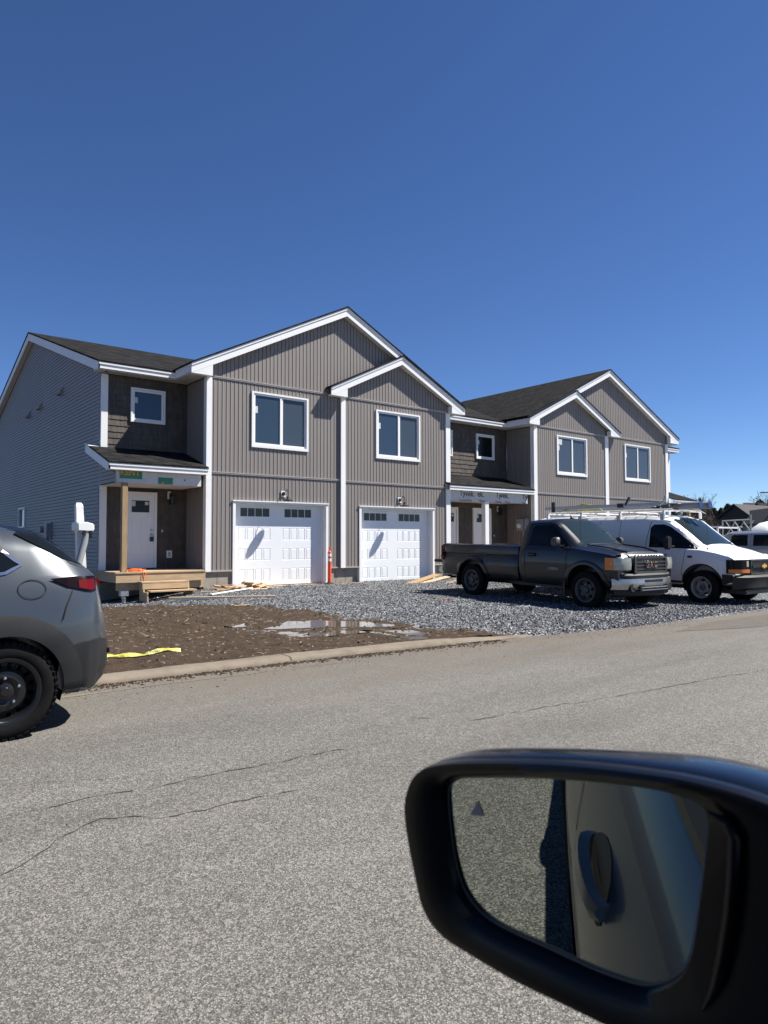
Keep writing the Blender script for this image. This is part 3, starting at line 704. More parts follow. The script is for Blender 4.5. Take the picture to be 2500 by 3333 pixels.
def entry_door(x0, x1, z0, z1, y, full=True):
    fm = MB(); frame_ring(fm, x0-0.075, x1+0.075, z0, z1, y-0.05, y+0.04, 0.075, 0.03, 0.085); fo = fm.build('door_frame', mt['white'], H)
    d = MB(); a, b = x0, x1; yd = y-0.012; cx0, cx1 = a+0.13, b-0.13
    rects = [(cx0, cx0+0.24, z0+0.36, z0+1.42), (cx1-0.24, cx1, z0+0.36, z0+1.42)]
    xs = sorted({a, b, rects[0][0], rects[0][1], rects[1][0], rects[1][1]})
    for p, q in zip(xs, xs[1:]):
        rr = [r for r in rects if r[0] < (p+q)/2 < r[1]]; cur = z0+0.03
        for r in rr: d.face([(p, yd, cur), (q, yd, cur), (q, yd, r[2]), (p, yd, r[2])]); cur = r[3]
        d.face([(p, yd, cur), (q, yd, cur), (q, yd, z1-0.085), (p, yd, z1-0.085)])
    for r in rects:
        A = [(r[0], r[2]), (r[1], r[2]), (r[1], r[3]), (r[0], r[3])]; i = 0.016; B = [(r[0]+i, r[2]+i), (r[1]-i, r[2]+i), (r[1]-i, r[3]-i), (r[0]+i, r[3]-i)]
        for k in range(4): l = (k+1) % 4; d.face([(A[k][0], yd, A[k][1]), (A[l][0], yd, A[l][1]), (B[l][0], yd+.01, B[l][1]), (B[k][0], yd+.01, B[k][1])])
        d.face([(c[0], yd+0.01, c[1]) for c in B])
    d.box(a, b, yd+0.012, yd+0.04, z0+0.03, z1-0.085)
    do = d.build('front_door', mt['door_white'], H)
    f = MB(); frame_ring(f, cx0-0.03, cx1+0.03, z1-0.60, z1-0.20, yd-0.014, yd-0.0005, 0.035); f.build('door_window', mt['door_white'], do)
    MB().box(cx0, cx1, yd-0.006, yd-0.002, z1-0.565, z1-0.235).build('pane', mt['glass_dark'], do)
    MB().box(cx0+0.015, cx0+0.11, yd-0.008, yd-0.0065, z1-0.40, z1-0.255).box(cx1-0.13, cx1-0.03, yd-0.008, yd-0.0065, z1-0.36, z1-0.27).build('sticker', mt['sticker'], do)
    return do
# --- gable parameters (outer top line of the rake boards)
GA = dict(xc=12.89, zc=8.80, s=0.497, xl=7.72, y=18.02); SA = dict(xc=15.12, zc=7.58, s=0.490, xl=12.24, xr=18.05, y=17.955)
GBg = dict(xc=27.20, zc=8.96, s=0.450, sl=0.478, xr=32.93, y=18.02); SB = dict(xc=24.66, zc=7.67, s=0.475, xl=21.63, xr=27.82, y=17.955)
FH = 0.27            # rake board height
def gsl(g, x): return g.get('sl', g['s']) if x < g['xc'] else g['s']
def under(g, x): return g['zc'] - FH + 0.015 - gsl(g, x)*abs(x-g['xc'])

def gable(g, xl, xr, zb, yback, wally, ret_l=None, ret_r=None):
    y = g['y']; z = lambda x: g['zc'] - gsl(g, x)*abs(x-g['xc']); xc = g['xc']
    r = MB()
    for a, b in ((xl-0.03, xc), (xc, xr+0.03)):
        if b-a < 0.1: continue
        za, zb_ = z(a), z(b); r.prism([(a, za), (b, zb_), (b, zb_+0.045), (a, za+0.045)], y-0.045, yback, 'y')
    r.build('gable_roof', mt['roof_y'], H)
    f = MB()
    for a, b in ((xl, xc), (xc, xr)):
        if b-a < 0.1: continue
        f.prism([(a, max(z(a)-FH, zb)), (b, max(z(b)-FH, zb)), (b, z(b)-0.002), (a, z(a)-0.002)] if (z(a)-FH > zb and z(b)-FH > zb) else
                ([(a, zb), (a+(zb-(z(a)-FH))/g['s'], zb), (b, z(b)-FH), (b, z(b)-0.002), (a, z(a)-0.002)] if a < xc and z(a)-FH < zb else
                 [(a, z(a)-FH), (b-(zb-(z(b)-FH))/g['s'], zb), (b, zb), (b, z(b)-0.002), (a, z(a)-0.002)]), y, y+0.03, 'y')
        f.prism([(a, z(a)-0.075), (b, z(b)-0.075), (b, z(b)-0.001), (a, z(a)-0.001)], y-0.022, y-0.0005, 'y')
    f.build('rake_board', mt['white'], H)
    s = MB()
    for a, b in ((max(xl, xl), xc), (xc, xr)):
        a2 = a+0.02; b2 = b-0.02
        s.prism([(a2, max(z(a2)-FH+0.01, zb+0.01)), (b2, max(z(b2)-FH+0.01, zb+0.01)), (b2, max(z(b2)-FH+0.03, zb+0.03)), (a2, max(z(a2)-FH+0.03, zb+0.03))], y+0.031, wally-0.001, 'y')
    s.build('rake_soffit', mt['soffit'], H)
    c = MB(); any_ = False
    for tip, inn, sg in ((xl, ret_l, 1), (xr, ret_r, -1)):
        if inn is None: continue
        any_ = True
        pl = [(tip, zb-0.002), (inn, zb-0.002), (inn, z(inn)-FH-0.002), (tip+sg*max(0, (zb-z(tip)+FH))/g['s'], zb)] if z(tip)-FH < zb else [(tip, zb-0.002), (inn, zb-0.002), (inn, z(inn)-FH-0.002), (tip, z(tip)-FH-0.002)]
        c.prism(pl, y+0.003, wally-0.0015, 'y')
    if any_: c.build('eave_return', mt['white'], H)

def full(z): return lambda x: z
ZS = 0.585
# house A, left half and right half, one siding part each
hi = lambda x: under(GA, x)
lA = vsiding(8.30, 12.79, YA, full(ZS), hi, [(9.72, 11.47, 4.19, 5.70), (9.13, 12.23, -1, 2.49)]).build('front_wall', mt['siding_v'], H, recalc=False)
# the part of the big gable above the small gable roof
hiB = lambda x: under(GA, x); loB = lambda x: SA['zc']+0.02-SA['s']*abs(x-SA['xc'])-0.02
vsiding(12.79, 15.4, YA, lambda x: min(loB(x), under(GA, x)), hiB, []).build('front_wall', mt['siding_v'], H, recalc=False)
vsiding(12.86, 17.40, YB, full(ZS), lambda x: under(SA, x), [(14.21, 15.99, 4.18, 5.66), (13.53, 16.65, -1, 2.46)]).build('front_wall', mt['siding_v'], H, recalc=False)
# house B
vsiding(22.14, 27.02, YB, full(ZS), lambda x: under(SB, x), [(23.62, 25.54, 4.18, 5.68), (23.05, 26.2, -1, 2.42)]).build('front_wall', mt['siding_v'], H, recalc=False)
vsiding(27.02, 32.12, YA, full(ZS), lambda x: under(GBg, x), [(28.60, 30.58, 4.20, 5.75), (28.0, 31.2, -1, 2.46)]).build('front_wall', mt['siding_v'], H, recalc=False)
vsiding(24.4, 27.02, YA, lambda x: min(SB['zc']-SB['s']*abs(x-SB['xc']), under(GBg, x)), lambda x: under(GBg, x), []).build('front_wall', mt['siding_v'], H, recalc=False)
# window and garage backs (dark rooms) and carcass walls behind the siding so that nothing is paper thin
core = MB()
def core_wall(x0, x1, y, top, holes):
    backing(core, x0, x1, y+0.016, ZS, top, holes, 0.14)
core_wall(8.30, 12.80, YA, 6.0, [(9.72, 11.47, 4.19, 5.70), (9.13, 12.23, -1, 2.49)])
core_wall(12.86, 17.42, YB, 6.0, [(14.21, 15.99, 4.18, 5.66), (13.53, 16.65, -1, 2.46)])
core_wall(22.15, 27.0, YB, 6.0, [(23.62, 25.54, 4.18, 5.68), (23.05, 26.2, -1, 2.42)])
core_wall(27.02, 32.18, YA, 6.0, [(28.60, 30.58, 4.20, 5.75), (28.0, 31.2, -1, 2.46)])
for g, a, b in ((GA, 8.3, 17.4), (GBg, 22.1, 32.1)):
    core.prism([(a, 6.0), (b, 6.0), (b, under(g, b)), (g['xc'], under(g, g['xc'])), (a, under(g, a))], YA+0.016, YA+0.12, 'y')
core.box(8.285, 8.40, YA+0.15, YW, 0.5, 5.95); core.box(22.135, 22.25, YA+0.15, YW, 0.5, 5.95)
core.box(17.33, 17.46, YA+0.15, YW, 0.5, 5.95); core.box(32.05, 32.18, YA+0.15, YW, 0.5, 5.95)
core.box(XR-0.15, XR, YW, 35.7, 0.45, 6.0); core.box(XL+0.05, XR, 35.6, 35.75, 0.4, 6.0)
core.build('inner_wall', mt['siding_h'], H)
# side faces of the projecting bays
vsiding_side(8.27, YA+0.02, YW-0.02, ZS, 5.95).build('bay_side_wall', mt['siding_v'], H, recalc=False)
vsiding_side(22.12, YB+0.02, YW-0.02, ZS, 5.95).build('bay_side_wall', mt['siding_v'], H, recalc=False)
for X in (17.47, 32.19):
    mb = vsiding_side(X, YB+0.02, YW-0.02, ZS, 5.95); mb.v = [(2*X-x, y, z) for x, y, z in mb.v]; mb.build('bay_side_wall', mt['siding_v'], H, recalc=False)
# belt bands
bd = MB()
def band(x0, x1, z, y): bd.box(x0, x1, y-0.028, y-0.0145, z-0.045, z+0.012); bd.box(x0, x1, y-0.036, y-0.0285, z-0.012, z+0.012)
for a, b, z, y in ((8.40, 12.74, 3.33, YA), (8.42, 12.74, 6.01, YA), (12.92, 17.29, 3.305, YB), (12.92, 17.35, 5.985, YB),
                   (22.30, 26.95, 3.32, YB), (22.30, 27.0, 6.02, YB), (27.19, 32.02, 3.325, YA), (27.19, 32.1, 6.07, YA)): band(a, b, z, y)
for a, b, y in ((8.40, 9.04, YA), (12.32, 12.74, YA), (12.92, 13.44, YB), (16.74, 17.29, YB), (22.30, 22.9, YB), (26.3, 26.95, YB), (27.19, 27.9, YA), (31.3, 32.02, YA)):
    bd.box(a, b, y-0.03, y-0.0005, ZS-0.03, ZS+0.012)
bd.build('belt_trim', mt['band'], H)
# corner boards
def corner(x0, x1, y, z0, z1, side=None, sd_=0.16):
    c = MB(); c.box(x0, x1, y-0.035, y+0.02, z0, z1)
    if side == 'l': c.box(x0-0.0, x0+0.025, y+0.021, y+sd_, z0, z1)
    if side == 'r': c.box(x1-0.025, x1, y+0.021, y+sd_, z0, z1)
    c.build('corner_board', mt['white'], H)
corner(8.245, 8.405, YA, 0.56, 5.96, 'l', 0.15); corner(12.745, 12.915, YB, 0.56, 5.99); corner(17.29, 17.50, YB, 0.56, 5.95, 'r')
corner(22.10, 22.30, YB, 0.56, 5.97, 'l', 0.15); corner(26.95, 27.185, YB, 0.56, 6.02); corner(32.02, 32.23, YA, 0.56, 6.08, 'r')
# recess entry walls
ZE = 5.95; WW = [(6.625, 7.60, 4.735, 5.665)]
holesL = [(6.67, 7.56, 4.76, 5.64), (6.47, 7.37, 0.62, 2.76)]
s = shakes(6.0, 8.265, YW, 0.60, ZE, holesL, 3); backing(s.mi(0), XL+0.02, 8.28, YW+0.001, 0.3, ZE, holesL, 0.12); s.build('entry_wall', [mt['shake'], mt['shake2']], H, recalc=False)
holesM = [(20.33, 21.29, 4.70, 5.64), (18.0, 18.93, 4.70, 5.64), (20.10, 21.06, 0.62, 2.68), (18.27, 19.20, 0.62, 2.68)]
s = shakes(17.46, 22.115, YW, 0.60, ZE, holesM, 4); backing(s.mi(0), 17.4, 22.13, YW+0.001, 0.3, ZE, holesM, 0.12); s.build('entry_wall', [mt['shake'], mt['shake2']], H, recalc=False)
holesR = [(33.0, 33.95, 4.7, 5.64), (33.2, 34.1, 0.62, 2.7)]
s = shakes(32.19, 34.7, YW, 0.60, ZE, holesR, 6); backing(s.mi(0), 32.1, XR-0.02, YW+0.001, 0.3, ZE, holesR, 0.12); s.build('entry_wall', [mt['shake'], mt['shake2']], H, recalc=False)
corner(XL, 6.01, YW, 0.56, ZE, 'l', 0.13); corner(XR-0.2, XR, YW, 0.56, ZE, 'r', 0.13)
window1(6.625, 7.60, 4.72, 5.68, YW-0.02); window1(20.29, 21.33, 4.665, 5.67, YW-0.02, gm='glass_dark'); window1(17.94, 18.97, 4.665, 5.67, YW-0.02); window1(32.96, 33.99, 4.665, 5.67, YW-0.02)
window2(9.633, 11.558, 4.117, 5.744, YA, 1); window2(14.14, 16.065, 4.11, 5.715, YB, 1); window2(23.555, 25.61, 4.115, 5.75, YB, 2, 'glass_pale'); window2(28.53, 30.655, 4.135, 5.81, YA, 1, 'glass_pale')
garage(9.062, 12.297, 2.566, YA, 0.10); garage(13.46, 16.72, 2.535, YB, 0.05); garage(22.98, 26.25, 2.48, YB, 0.05); garage(27.95, 31.2, 2.50, YA, 0.05)
wall_lamp_barn(10.69, 2.80, YA); wall_lamp_barn(15.14, 2.77, YB); wall_lamp_barn(24.70, 2.75, YB); wall_lamp_barn(29.53, 2.80, YA)
d1 = entry_door(6.545, 7.31, 0.665, 2.775, YW-0.03); entry_door(20.14, 21.02, 0.66, 2.70, YW-0.03); entry_door(18.28, 19.16, 0.66, 2.70, YW-0.03); entry_door(33.2, 34.1, 0.66, 2.70, YW-0.03)
lk_ = MB(); lk_.lathe([(0.03, -0.03), (0.034, 0.0), (0.03, 0.012), (0, 0.012)], (7.24, YW-0.06, 1.72), 'y', 14).lathe([(0.027, -0.02), (0.03, 0.01)], (7.24, YW-0.06, 1.60), 'y', 14)
lk_.tube([(7.21, YW-0.08, 1.52), (7.21, YW-0.08, 1.58), (7.24, YW-0.08, 1.60), (7.27, YW-0.08, 1.58), (7.27, YW-0.08, 1.52)], 0.006, 6); lk_.build('door_knob', mt['steel'], d1)
MB().box(7.195, 7.285, YW-0.10, YW-0.06, 1.40, 1.53).build('lock_box', mt['black'], d1)
lantern(7.80, 2.62, YW); lantern(21.58, 2.60, YW)
o = MB().box(7.69, 7.85, YW-0.04, YW-0.018, 0.93, 1.14).build('outlet_plate', mt['white'], H, bevel=0.006); MB().box(7.735, 7.80, YW-0.052, YW-0.0405, 0.97, 1.10).build('outlet_cover', mt['steel'], o)
MB().box(7.545, 7.575, YW-0.03, YW-0.018, 1.66, 1.73).box(21.29, 21.325, YW-0.03, YW-0.018, 1.57, 1.64).build('doorbell', mt['white'], H)

# lap-sided end wall and porch cheek
lap = MB(); ex = 0.1016; z = ZS+0.01
RZ = lambda y: 5.93 + (8.62-5.93)*(1-abs(y-27.5)/8.1)   # underside of the rake soffit
HW = (28.42, 29.38, 1.97, 2.60)
while z < 8.7:
    def yr(zz):
        if zz <= 5.93: return (YW+0.05, 35.6)
        t = (zz-5.93)/(8.62-5.93)
        if t >= 1: return None
        return (27.5-8.1*(1-t), 27.5+8.1*(1-t))
    a, b = yr(z), yr(min(z+ex, 8.619))
    if a is None or b is None: break
    y0 = a[0]; y0b = b[0]
    if 2.92 <= z and z < 3.98:      # cheek under the porch roof
        lim = 18.22 if z < 3.12 else 18.22+(z-3.12)/0.332
        y0 = y0b = min(YW+0.05, lim)
        y0b = min(YW+0.05, 18.22 if z+ex < 3.12 else 18.22+(z+ex-3.12)/0.332)
    segs = [(y0, a[1], y0b, b[1])]
    if z < HW[3] and z+ex > HW[2]: segs = [(y0, HW[0], y0b, HW[0]), (HW[1], a[1], HW[1], b[1])]
    for p, q, pb, qb in segs:
        zt_ = z+ex-0.011; f_ = (ex-0.011)/ex; pm, qm = p+(pb-p)*f_, q+(qb-q)*f_
        lap.face([(XL-0.018, q, z), (XL-0.018, p, z), (XL-0.008, pm, zt_), (XL-0.008, qm, zt_)])
        lap.face([(XL-0.008, qm, zt_), (XL-0.008, pm, zt_), (XL+0.016, pb, z+ex-0.004), (XL+0.016, qb, z+ex-0.004)])
        lap.face([(XL+0.016, q, z-0.004), (XL+0.016, p, z-0.004), (XL-0.018, p, z), (XL-0.018, q, z)])
    z += ex
lap.build('end_wall', mt['siding_h'], H, recalc=False)
ew = MB(); ew.box(XL+0.02, XL+0.12, YW+0.14, HW[0], 0.2, 5.95); ew.box(XL+0.02, XL+0.12, HW[1], 35.6, 0.2, 5.95); ew.box(XL+0.02, XL+0.12, HW[0], HW[1], 0.2, HW[2]); ew.box(XL+0.02, XL+0.12, HW[0], HW[1], HW[3], 5.95)
ew.prism([(19.3, 5.95), (35.6, 5.95), (27.5, 8.62)], XL+0.02, XL+0.12, 'x')
ew.prism([(18.22, 2.93), (YW, 2.93), (YW, 3.6), (18.22, 3.16)], XL+0.02, XL+0.1, 'x'); ew.build('end_wall_core', mt['siding_h'], H)
wn_ = MB(); wn_.box(XL-0.05, XL+0.06, HW[0]-.06, HW[0], HW[2]-.06, HW[3]+.06).box(XL-0.05, XL+0.06, HW[1], HW[1]+.06, HW[2]-.06, HW[3]+.06).box(XL-0.05, XL+0.06, HW[0], HW[1], HW[3], HW[3]+.06).box(XL-0.05, XL+0.06, HW[0], HW[1], HW[2]-.06, HW[2])
wo_ = wn_.build('window', mt['white'], H); MB().box(XL+0.02, XL+0.03, HW[0], HW[1], HW[2], HW[3]).build('pane', mt['glass'], wo_)
for y, z in ((23.6, 6.13), (26.3, 6.06), (28.0, 6.01)):
    v = MB(); v.face([(XL-0.02, y-0.13, z+0.16), (XL-0.02, y+0.13, z+0.16), (XL-0.15, y+0.12, z-0.12), (XL-0.15, y-0.12, z-0.12)])
    v.face([(XL-0.02, y-0.13, z+0.16), (XL-0.15, y-0.12, z-0.12), (XL-0.01, y-0.13, z-0.12)]); v.face([(XL-0.02, y+0.13, z+0.16), (XL-0.01, y+0.13, z-0.12), (XL-0.15, y+0.12, z-0.12)])
    v.box(XL-0.025, XL-0.012, y-0.17, y+0.17, z-0.16, z+0.19); v.build('wall_vent', mt['siding_h'], H)
m_ = MB(); m_.box(XL-0.16, XL-0.02, 24.6, 24.95, 1.52, 2.0); m_.box(XL-0.05, XL-0.018, 24.5, 25.4, 1.45, 2.05)
mo = m_.build('electric_box', mt['grey_paint'], H, bevel=0.008); MB().lathe([(0.09, -0.22), (0.1, -0.16), (0.1, -0.0)], (XL, 25.25, 1.8), 'x', 16).tube([(XL-0.09, 24.78, 1.52), (XL-0.09, 24.78, 0.2)], 0.035, 8).build('meter_socket', mt['grey_paint'], mo, smooth=40)

# foundation
fd = MB()
fd.box(8.23, 9.06, YA+0.03, YA+0.25, -0.5, ZS-0.032); fd.box(12.30, 13.455, YA+0.03, YA+0.25, -0.5, ZS-0.032); fd.box(16.725, 17.46, YA+0.03, YA+0.25, -0.5, ZS-0.032)
fd.box(22.0, 22.97, YA+0.03, YA+0.25, -0.5, ZS-0.032); fd.box(26.26, 27.94, YA+0.03, YA+0.25, -0.5, ZS-0.032); fd.box(31.21, 32.2, YA+0.03, YA+0.25, -0.5, ZS-0.032)
fd.box(8.29, 8.40, YA+0.26, YW, -0.5, ZS-0.032); fd.box(XL+0.03, 8.2, YW+0.02, YW+0.2, -0.5, ZS-0.032); fd.box(XL+0.03, XL+0.23, YW+0.21, 35.6, -0.5, ZS-0.032)
fd.box(17.5, 21.95, YW+0.02, YW+0.2, -0.5, ZS-0.032); fd.box(32.21, XR-0.03, YW+0.02, YW+0.2, -0.5, ZS-0.032); fd.box(XR-0.23, XR-0.03, YW+0.21, 35.6, -0.5, ZS-0.032)
fd.build('foundation', mt['concrete'], H)
ji = MB()
for x in (8.62, 12.62, 12.98, 16.95): ji.box(x, x+0.006, YA+0.026, YA+0.03, 0.0, ZS-0.04)
for x, zz in ((8.45, .16), (8.82, .42), (12.75, .40), (13.2, .15), (17.1, .3)): ji.box(x, x+0.012, YA+0.026, YA+0.03, zz, zz+0.012)
ji.build('form_joint', mt['crack'], H)

# roofs
ZR = 8.86; EY = 19.17; EZ = 6.165; RY = 27.5
rf = MB()
rf.prism([(EY-0.03, EZ), (RY, ZR), (RY, ZR+0.05), (EY-0.03, EZ+0.045)], XL-0.22, XR+0.22, 'x')
rf.prism([(RY, ZR), (35.85, EZ), (35.85, EZ+0.045), (RY, ZR+0.05)], XL-0.22, XR+0.22, 'x')
rf.build('roof', mt['roof_x'], H)
gable(GA, GA['xl'], 18.06, 5.965, 27.1, YA, ret_l=8.34, ret_r=None)
gable(SA, SA['xl'], SA['xr'], 5.93, 22.0, YB, ret_l=12.86, ret_r=17.41)
gable(GBg, 21.62, GBg['xr'], 6.13, 27.2, YA, ret_l=None, ret_r=32.19)
gable(SB, SB['xl'], SB['xr'], 6.0, 22.0, YB, ret_l=22.25, ret_r=27.12)
# eave boards and soffits
ev = MB()
def eave(x0, x1): ev.box(x0, x1, EY, EY+0.028, EZ-0.165, EZ-0.003); ev.box(x0, x1, EY-0.022, EY-0.0005, EZ-0.055, EZ-0.004)
eave(XL-0.20, 7.75); eave(18.03, 21.66); eave(32.9, XR+0.2)
ev.box(7.72, 7.748, 18.06, EY-0.001, 5.995, GA['zc']-GA['s']*(GA['xc']-7.735)-0.002)
ev.box(21.632, 21.66, 18.0, EY-0.001, 5.995, SB['zc']-SB['s']*(SB['xc']-21.645)-0.002)
ev.box(18.02, 18.048, 18.0, EY-0.001, 5.995, SA['zc']-SA['s']*(18.03-SA['xc'])-0.004); ev.box(32.9, 32.928, 18.06, EY-0.001, 6.13, 6.37)
ev.build('eave_board', mt['white'], H)
sf = MB(); sf.box(XL-0.19, 8.265, EY+0.03, YW, 5.975, 5.99).box(7.75, 8.265, 18.05, EY+0.029, 5.975, 5.99).box(17.47, 22.115, EY+0.03, YW, 5.975, 5.99).box(21.66, 22.115, 18.0, EY+0.029, 5.975, 5.99)
sf.box(17.48, 18.02, 18.0, EY+0.029, 5.975, 5.99).box(32.2, XR+.19, EY+0.03, YW, 5.975, 5.99).box(32.2, 32.9, 18.05, EY+0.029, 6.10, 6.115)
sf.build('soffit', mt['soffit'], H)
sl = MB()
for k in range(1, 12): sl.box(7.76, 8.19, 18.05+k*0.1, 18.055+k*0.1, 5.9735, 5.9749)
for k in range(0, 60): sl.box(XL-0.15+k*0.15*0+0.0+k*0.037*0, XL-0.15, EY, EY, 5.97, 5.97) if False else None
for k in range(1, 20): sl.box(XL-0.18+k*0.1, XL-0.175+k*0.1, EY+0.04, YW-0.01, 5.9735, 5.9749)
sl.build('soffit_groove', mt['grey_paint'], H)
# end gable rake (left end of the building)
er = MB(); X0 = XL-0.20
rk = lambda y: ZR - (ZR-EZ)*abs(y-RY)/(RY-EY)
er.prism([(EY, EZ-0.165), (EY+0.44, EZ-0.165), (EY+0.44, EZ-0.002), (EY, EZ-0.002)], X0, X0+0.03, 'x')
er.prism([(EY+0.44, rk(EY+0.44)-0.25), (RY, ZR-0.26), (RY, ZR-0.002), (EY+0.44, rk(EY+.44)-0.002)], X0, X0+0.03, 'x')
er.prism([(EY, EZ-0.002), (EY+0.44, EZ-0.002), (EY+0.44, rk(EY+.44)-0.002)], X0, X0+0.03, 'x')
er.prism([(RY, ZR-0.26), (35.83, rk(35.83)-0.2), (35.83, rk(35.83)-0.002), (RY, ZR-0.002)], X0, X0+0.03, 'x')
er.prism([(EY+0.03, EZ-0.163), (EY+0.44, EZ-0.163), (EY+0.44, rk(EY+0.44)-0.06), (EY+0.03, EZ-0.03)], X0+0.031, XL-0.0, 'x')
er.build('rake_board', mt['white'], H)
es = MB(); es.prism([(EY+0.4, rk(EY+0.4)-0.22), (RY, ZR-0.24), (RY, ZR-0.225), (EY+0.4, rk(EY+0.4)-0.205)], X0+0.031, XL-0.02, 'x'); es.prism([(RY, ZR-0.24), (35.8, rk(35.8)-0.24), (35.8, rk(35.8)-0.22), (RY, ZR-0.225)], X0+0.031, XL-0.02, 'x')
es.build('rake_soffit', mt['soffit'], H)
# porches
def porch(x0, x1, left_end, bx0, bx1):
    PF = 17.95; p = MB()
    s_ = (3.93-3.375)/(YW-PF)
    p.prism([(PF-0.03, 3.365), (YW-0.02, 3.92), (YW-0.02, 3.962), (PF-0.03, 3.41)], x0-0.02, x1, 'x'); po = p.build('porch_roof', mt['roof_x'], H)
    f = MB(); f.box(x0, x1, PF, PF+0.028, 3.21, 3.363); f.box(x0, x1, PF-0.02, PF-0.0005, 3.31, 3.362); f.box(x0+0.03, x1-0.02, PF+0.029, 18.3, 3.215, 3.23)
    if left_end:
        f.prism([(PF, 3.21), (PF+0.27, 3.225), (PF+0.40, 3.27), (20.02, 3.83), (20.02, 4.03), (YW, 3.915), (PF, 3.36)], x0, x0+0.03, 'x')
        f.prism([(YW-0.02, 3.93), (20.02, 4.045), (20.02, 4.075), (YW-0.02, 3.965)], x0-0.02, XL-0.02, 'x')
    f.build('porch_fascia', mt['white'], H)
    if left_end:
        MB().prism([(PF+0.3, 3.26), (19.98, 3.80), (19.98, 3.815), (PF+0.3, 3.275)], x0+0.031, XL-0.017, 'x').build('porch_soffit', mt['soffit'], H)
    b = MB(); b.box(bx0, bx1, 18.2, 18.29, 2.90 if left_end else 2.85, 3.209); bo = b.build('porch_beam', mt['wrap'], H)
    MB().box(bx0, bx1, 18.30, YW-0.03, 2.89, 2.90).build('porch_ceiling', mt['soffit'], H)
    return bo
b1 = porch(5.56, 8.20, True, 5.825, 8.10); b2 = porch(17.28, 21.86, False, 17.5, 21.74)
# porch at the far right end of the row
b3 = porch(32.24, 34.47, False, 32.25, 34.12)
# prints on the first beam
def yb(x0, x1, z0, z1, m, name, parent, y=18.199, t=0.002): return MB().box(x0, x1, y-t, y, z0, z1).build(name, mt[m], parent)
yb(5.90, 6.48, 3.01, 3.20, 'green', 'printed_label', b1); yb(6.90, 7.30, 2.915, 3.09, 'green', 'printed_label', b1)
text_part('beam_lettering', 'KENT', 0.20, mt['gold'], b1, (5.91, 18.195, 3.10), (1, 0, 0), (0, 0, 1), 0.003, 1.0, 0.004)
text_part('beam_lettering', 'H', 0.10, mt['gold'], b1, (6.99, 18.195, 2.905), (1, 0, 0), (0, 0, 1), 0.003, 1.0, 0.004)
yb(7.62, 7.65, 3.02, 3.07, 'ink', 'staple_mark', b1)
for tx, b_ in ((17.98, 'Tyvek.'), (18.92, 'ek.'), (19.90, 'Ty'), (20.17, 'vek.'), (21.42, 'Ty')):
    text_part('wrap_lettering', b_, 0.30, mt['ink'], b2, (tx, 18.194, 3.03), (1, 0, 0), (0, 0, 1), 0.003, 0.98, 0.003)
for tx, b_ in ((17.98, 'HomeWrap'), (19.0, 'Wrap'), (19.88, 'Home'), (20.4, 'Wrap'), (21.42, 'Hom')):
    text_part('wrap_lettering', b_, 0.13, mt['ink'], b2, (tx, 18.1955, 2.835), (1, 0, 0), (0, 0, 1), 0.002)
text_part('wrap_lettering', 'Tyvek', 0.34, mt['ink'], b3, (32.85, 18.194, 2.98), (1, 0, 0), (0, 0, 1), 0.003, 1.0, 0.004)
MB().box(34.1, 34.4, 17.96, 18.3, 3.212, 3.30).build('bare_lumber_end', mt['wood'], H)
# posts
MB().box(5.945, 6.085, 18.10, 18.24, 0.63, 2.90).build('porch_post', mt['wood_z'], H, bevel=0.006)
MB().box(19.25, 19.44, 18.12, 18.31, 0.6, 2.85).build('porch_post', mt['white'], H)
MB().box(34.0, 34.14, 18.12, 18.27, 0.6, 2.9).build('porch_post', mt['wood_z'], H)
# decks
def deck(x0, x1, open_left):
    d = MB(); y0 = 18.0; y = y0-0.02
    while y < YW-0.03: d.box(x0-0.02, x1, y, y+0.135, 0.59, 0.625); y += 0.142
    do = d.build('porch_deck', mt['wood'], H)
    r = MB(); r.box(x0, x1, y0, y0+0.04, 0.36, 0.588); r.box(x0, x0+0.04, y0+0.041, YW, 0.36, 0.588); r.box(x0+0.05, x1, y0+0.09, y0+0.17, 0.16, 0.355); r.build('rim_joist', mt['wood'], do)
deck(5.78, 8.16, True); deck(17.5, 21.9, False); deck(32.3, 34.8, False)
sp_ = MB(); sp_.tube([(6.03, 18.15, -0.5), (6.03, 18.15, 0.02)], 0.045, 12); sp_.box(5.93, 6.13, 18.08, 18.24, 0.02, 0.158); sp_.tube([(6.03, 18.15, 0.0), (6.03, 18.15, -0.06)], 0.06, 12); sp_.build('screw_pile', mt['steel'], H)
# meter base on the second bay side
m_ = MB(); m_.box(21.90, 22.09, 18.42, 18.52, 1.78, 2.28).box(21.88, 22.10, 18.55, 18.92, 1.80, 2.27); mo = m_.build('electric_box', mt['grey_paint'], H, bevel=0.01)
MB().lathe([(0.10, -0.0), (0.10, -0.05), (0.075, -0.09), (0, -0.09)], (21.88, 18.76, 2.0), 'x', 18, cap=False).build('meter_dial', mt['sticker'], mo, smooth=40); MB().tube([(22.05, 18.68, 1.8), (22.05, 18.68, 0.1)], 0.035, 8).build('conduit', mt['grey_paint'], mo)

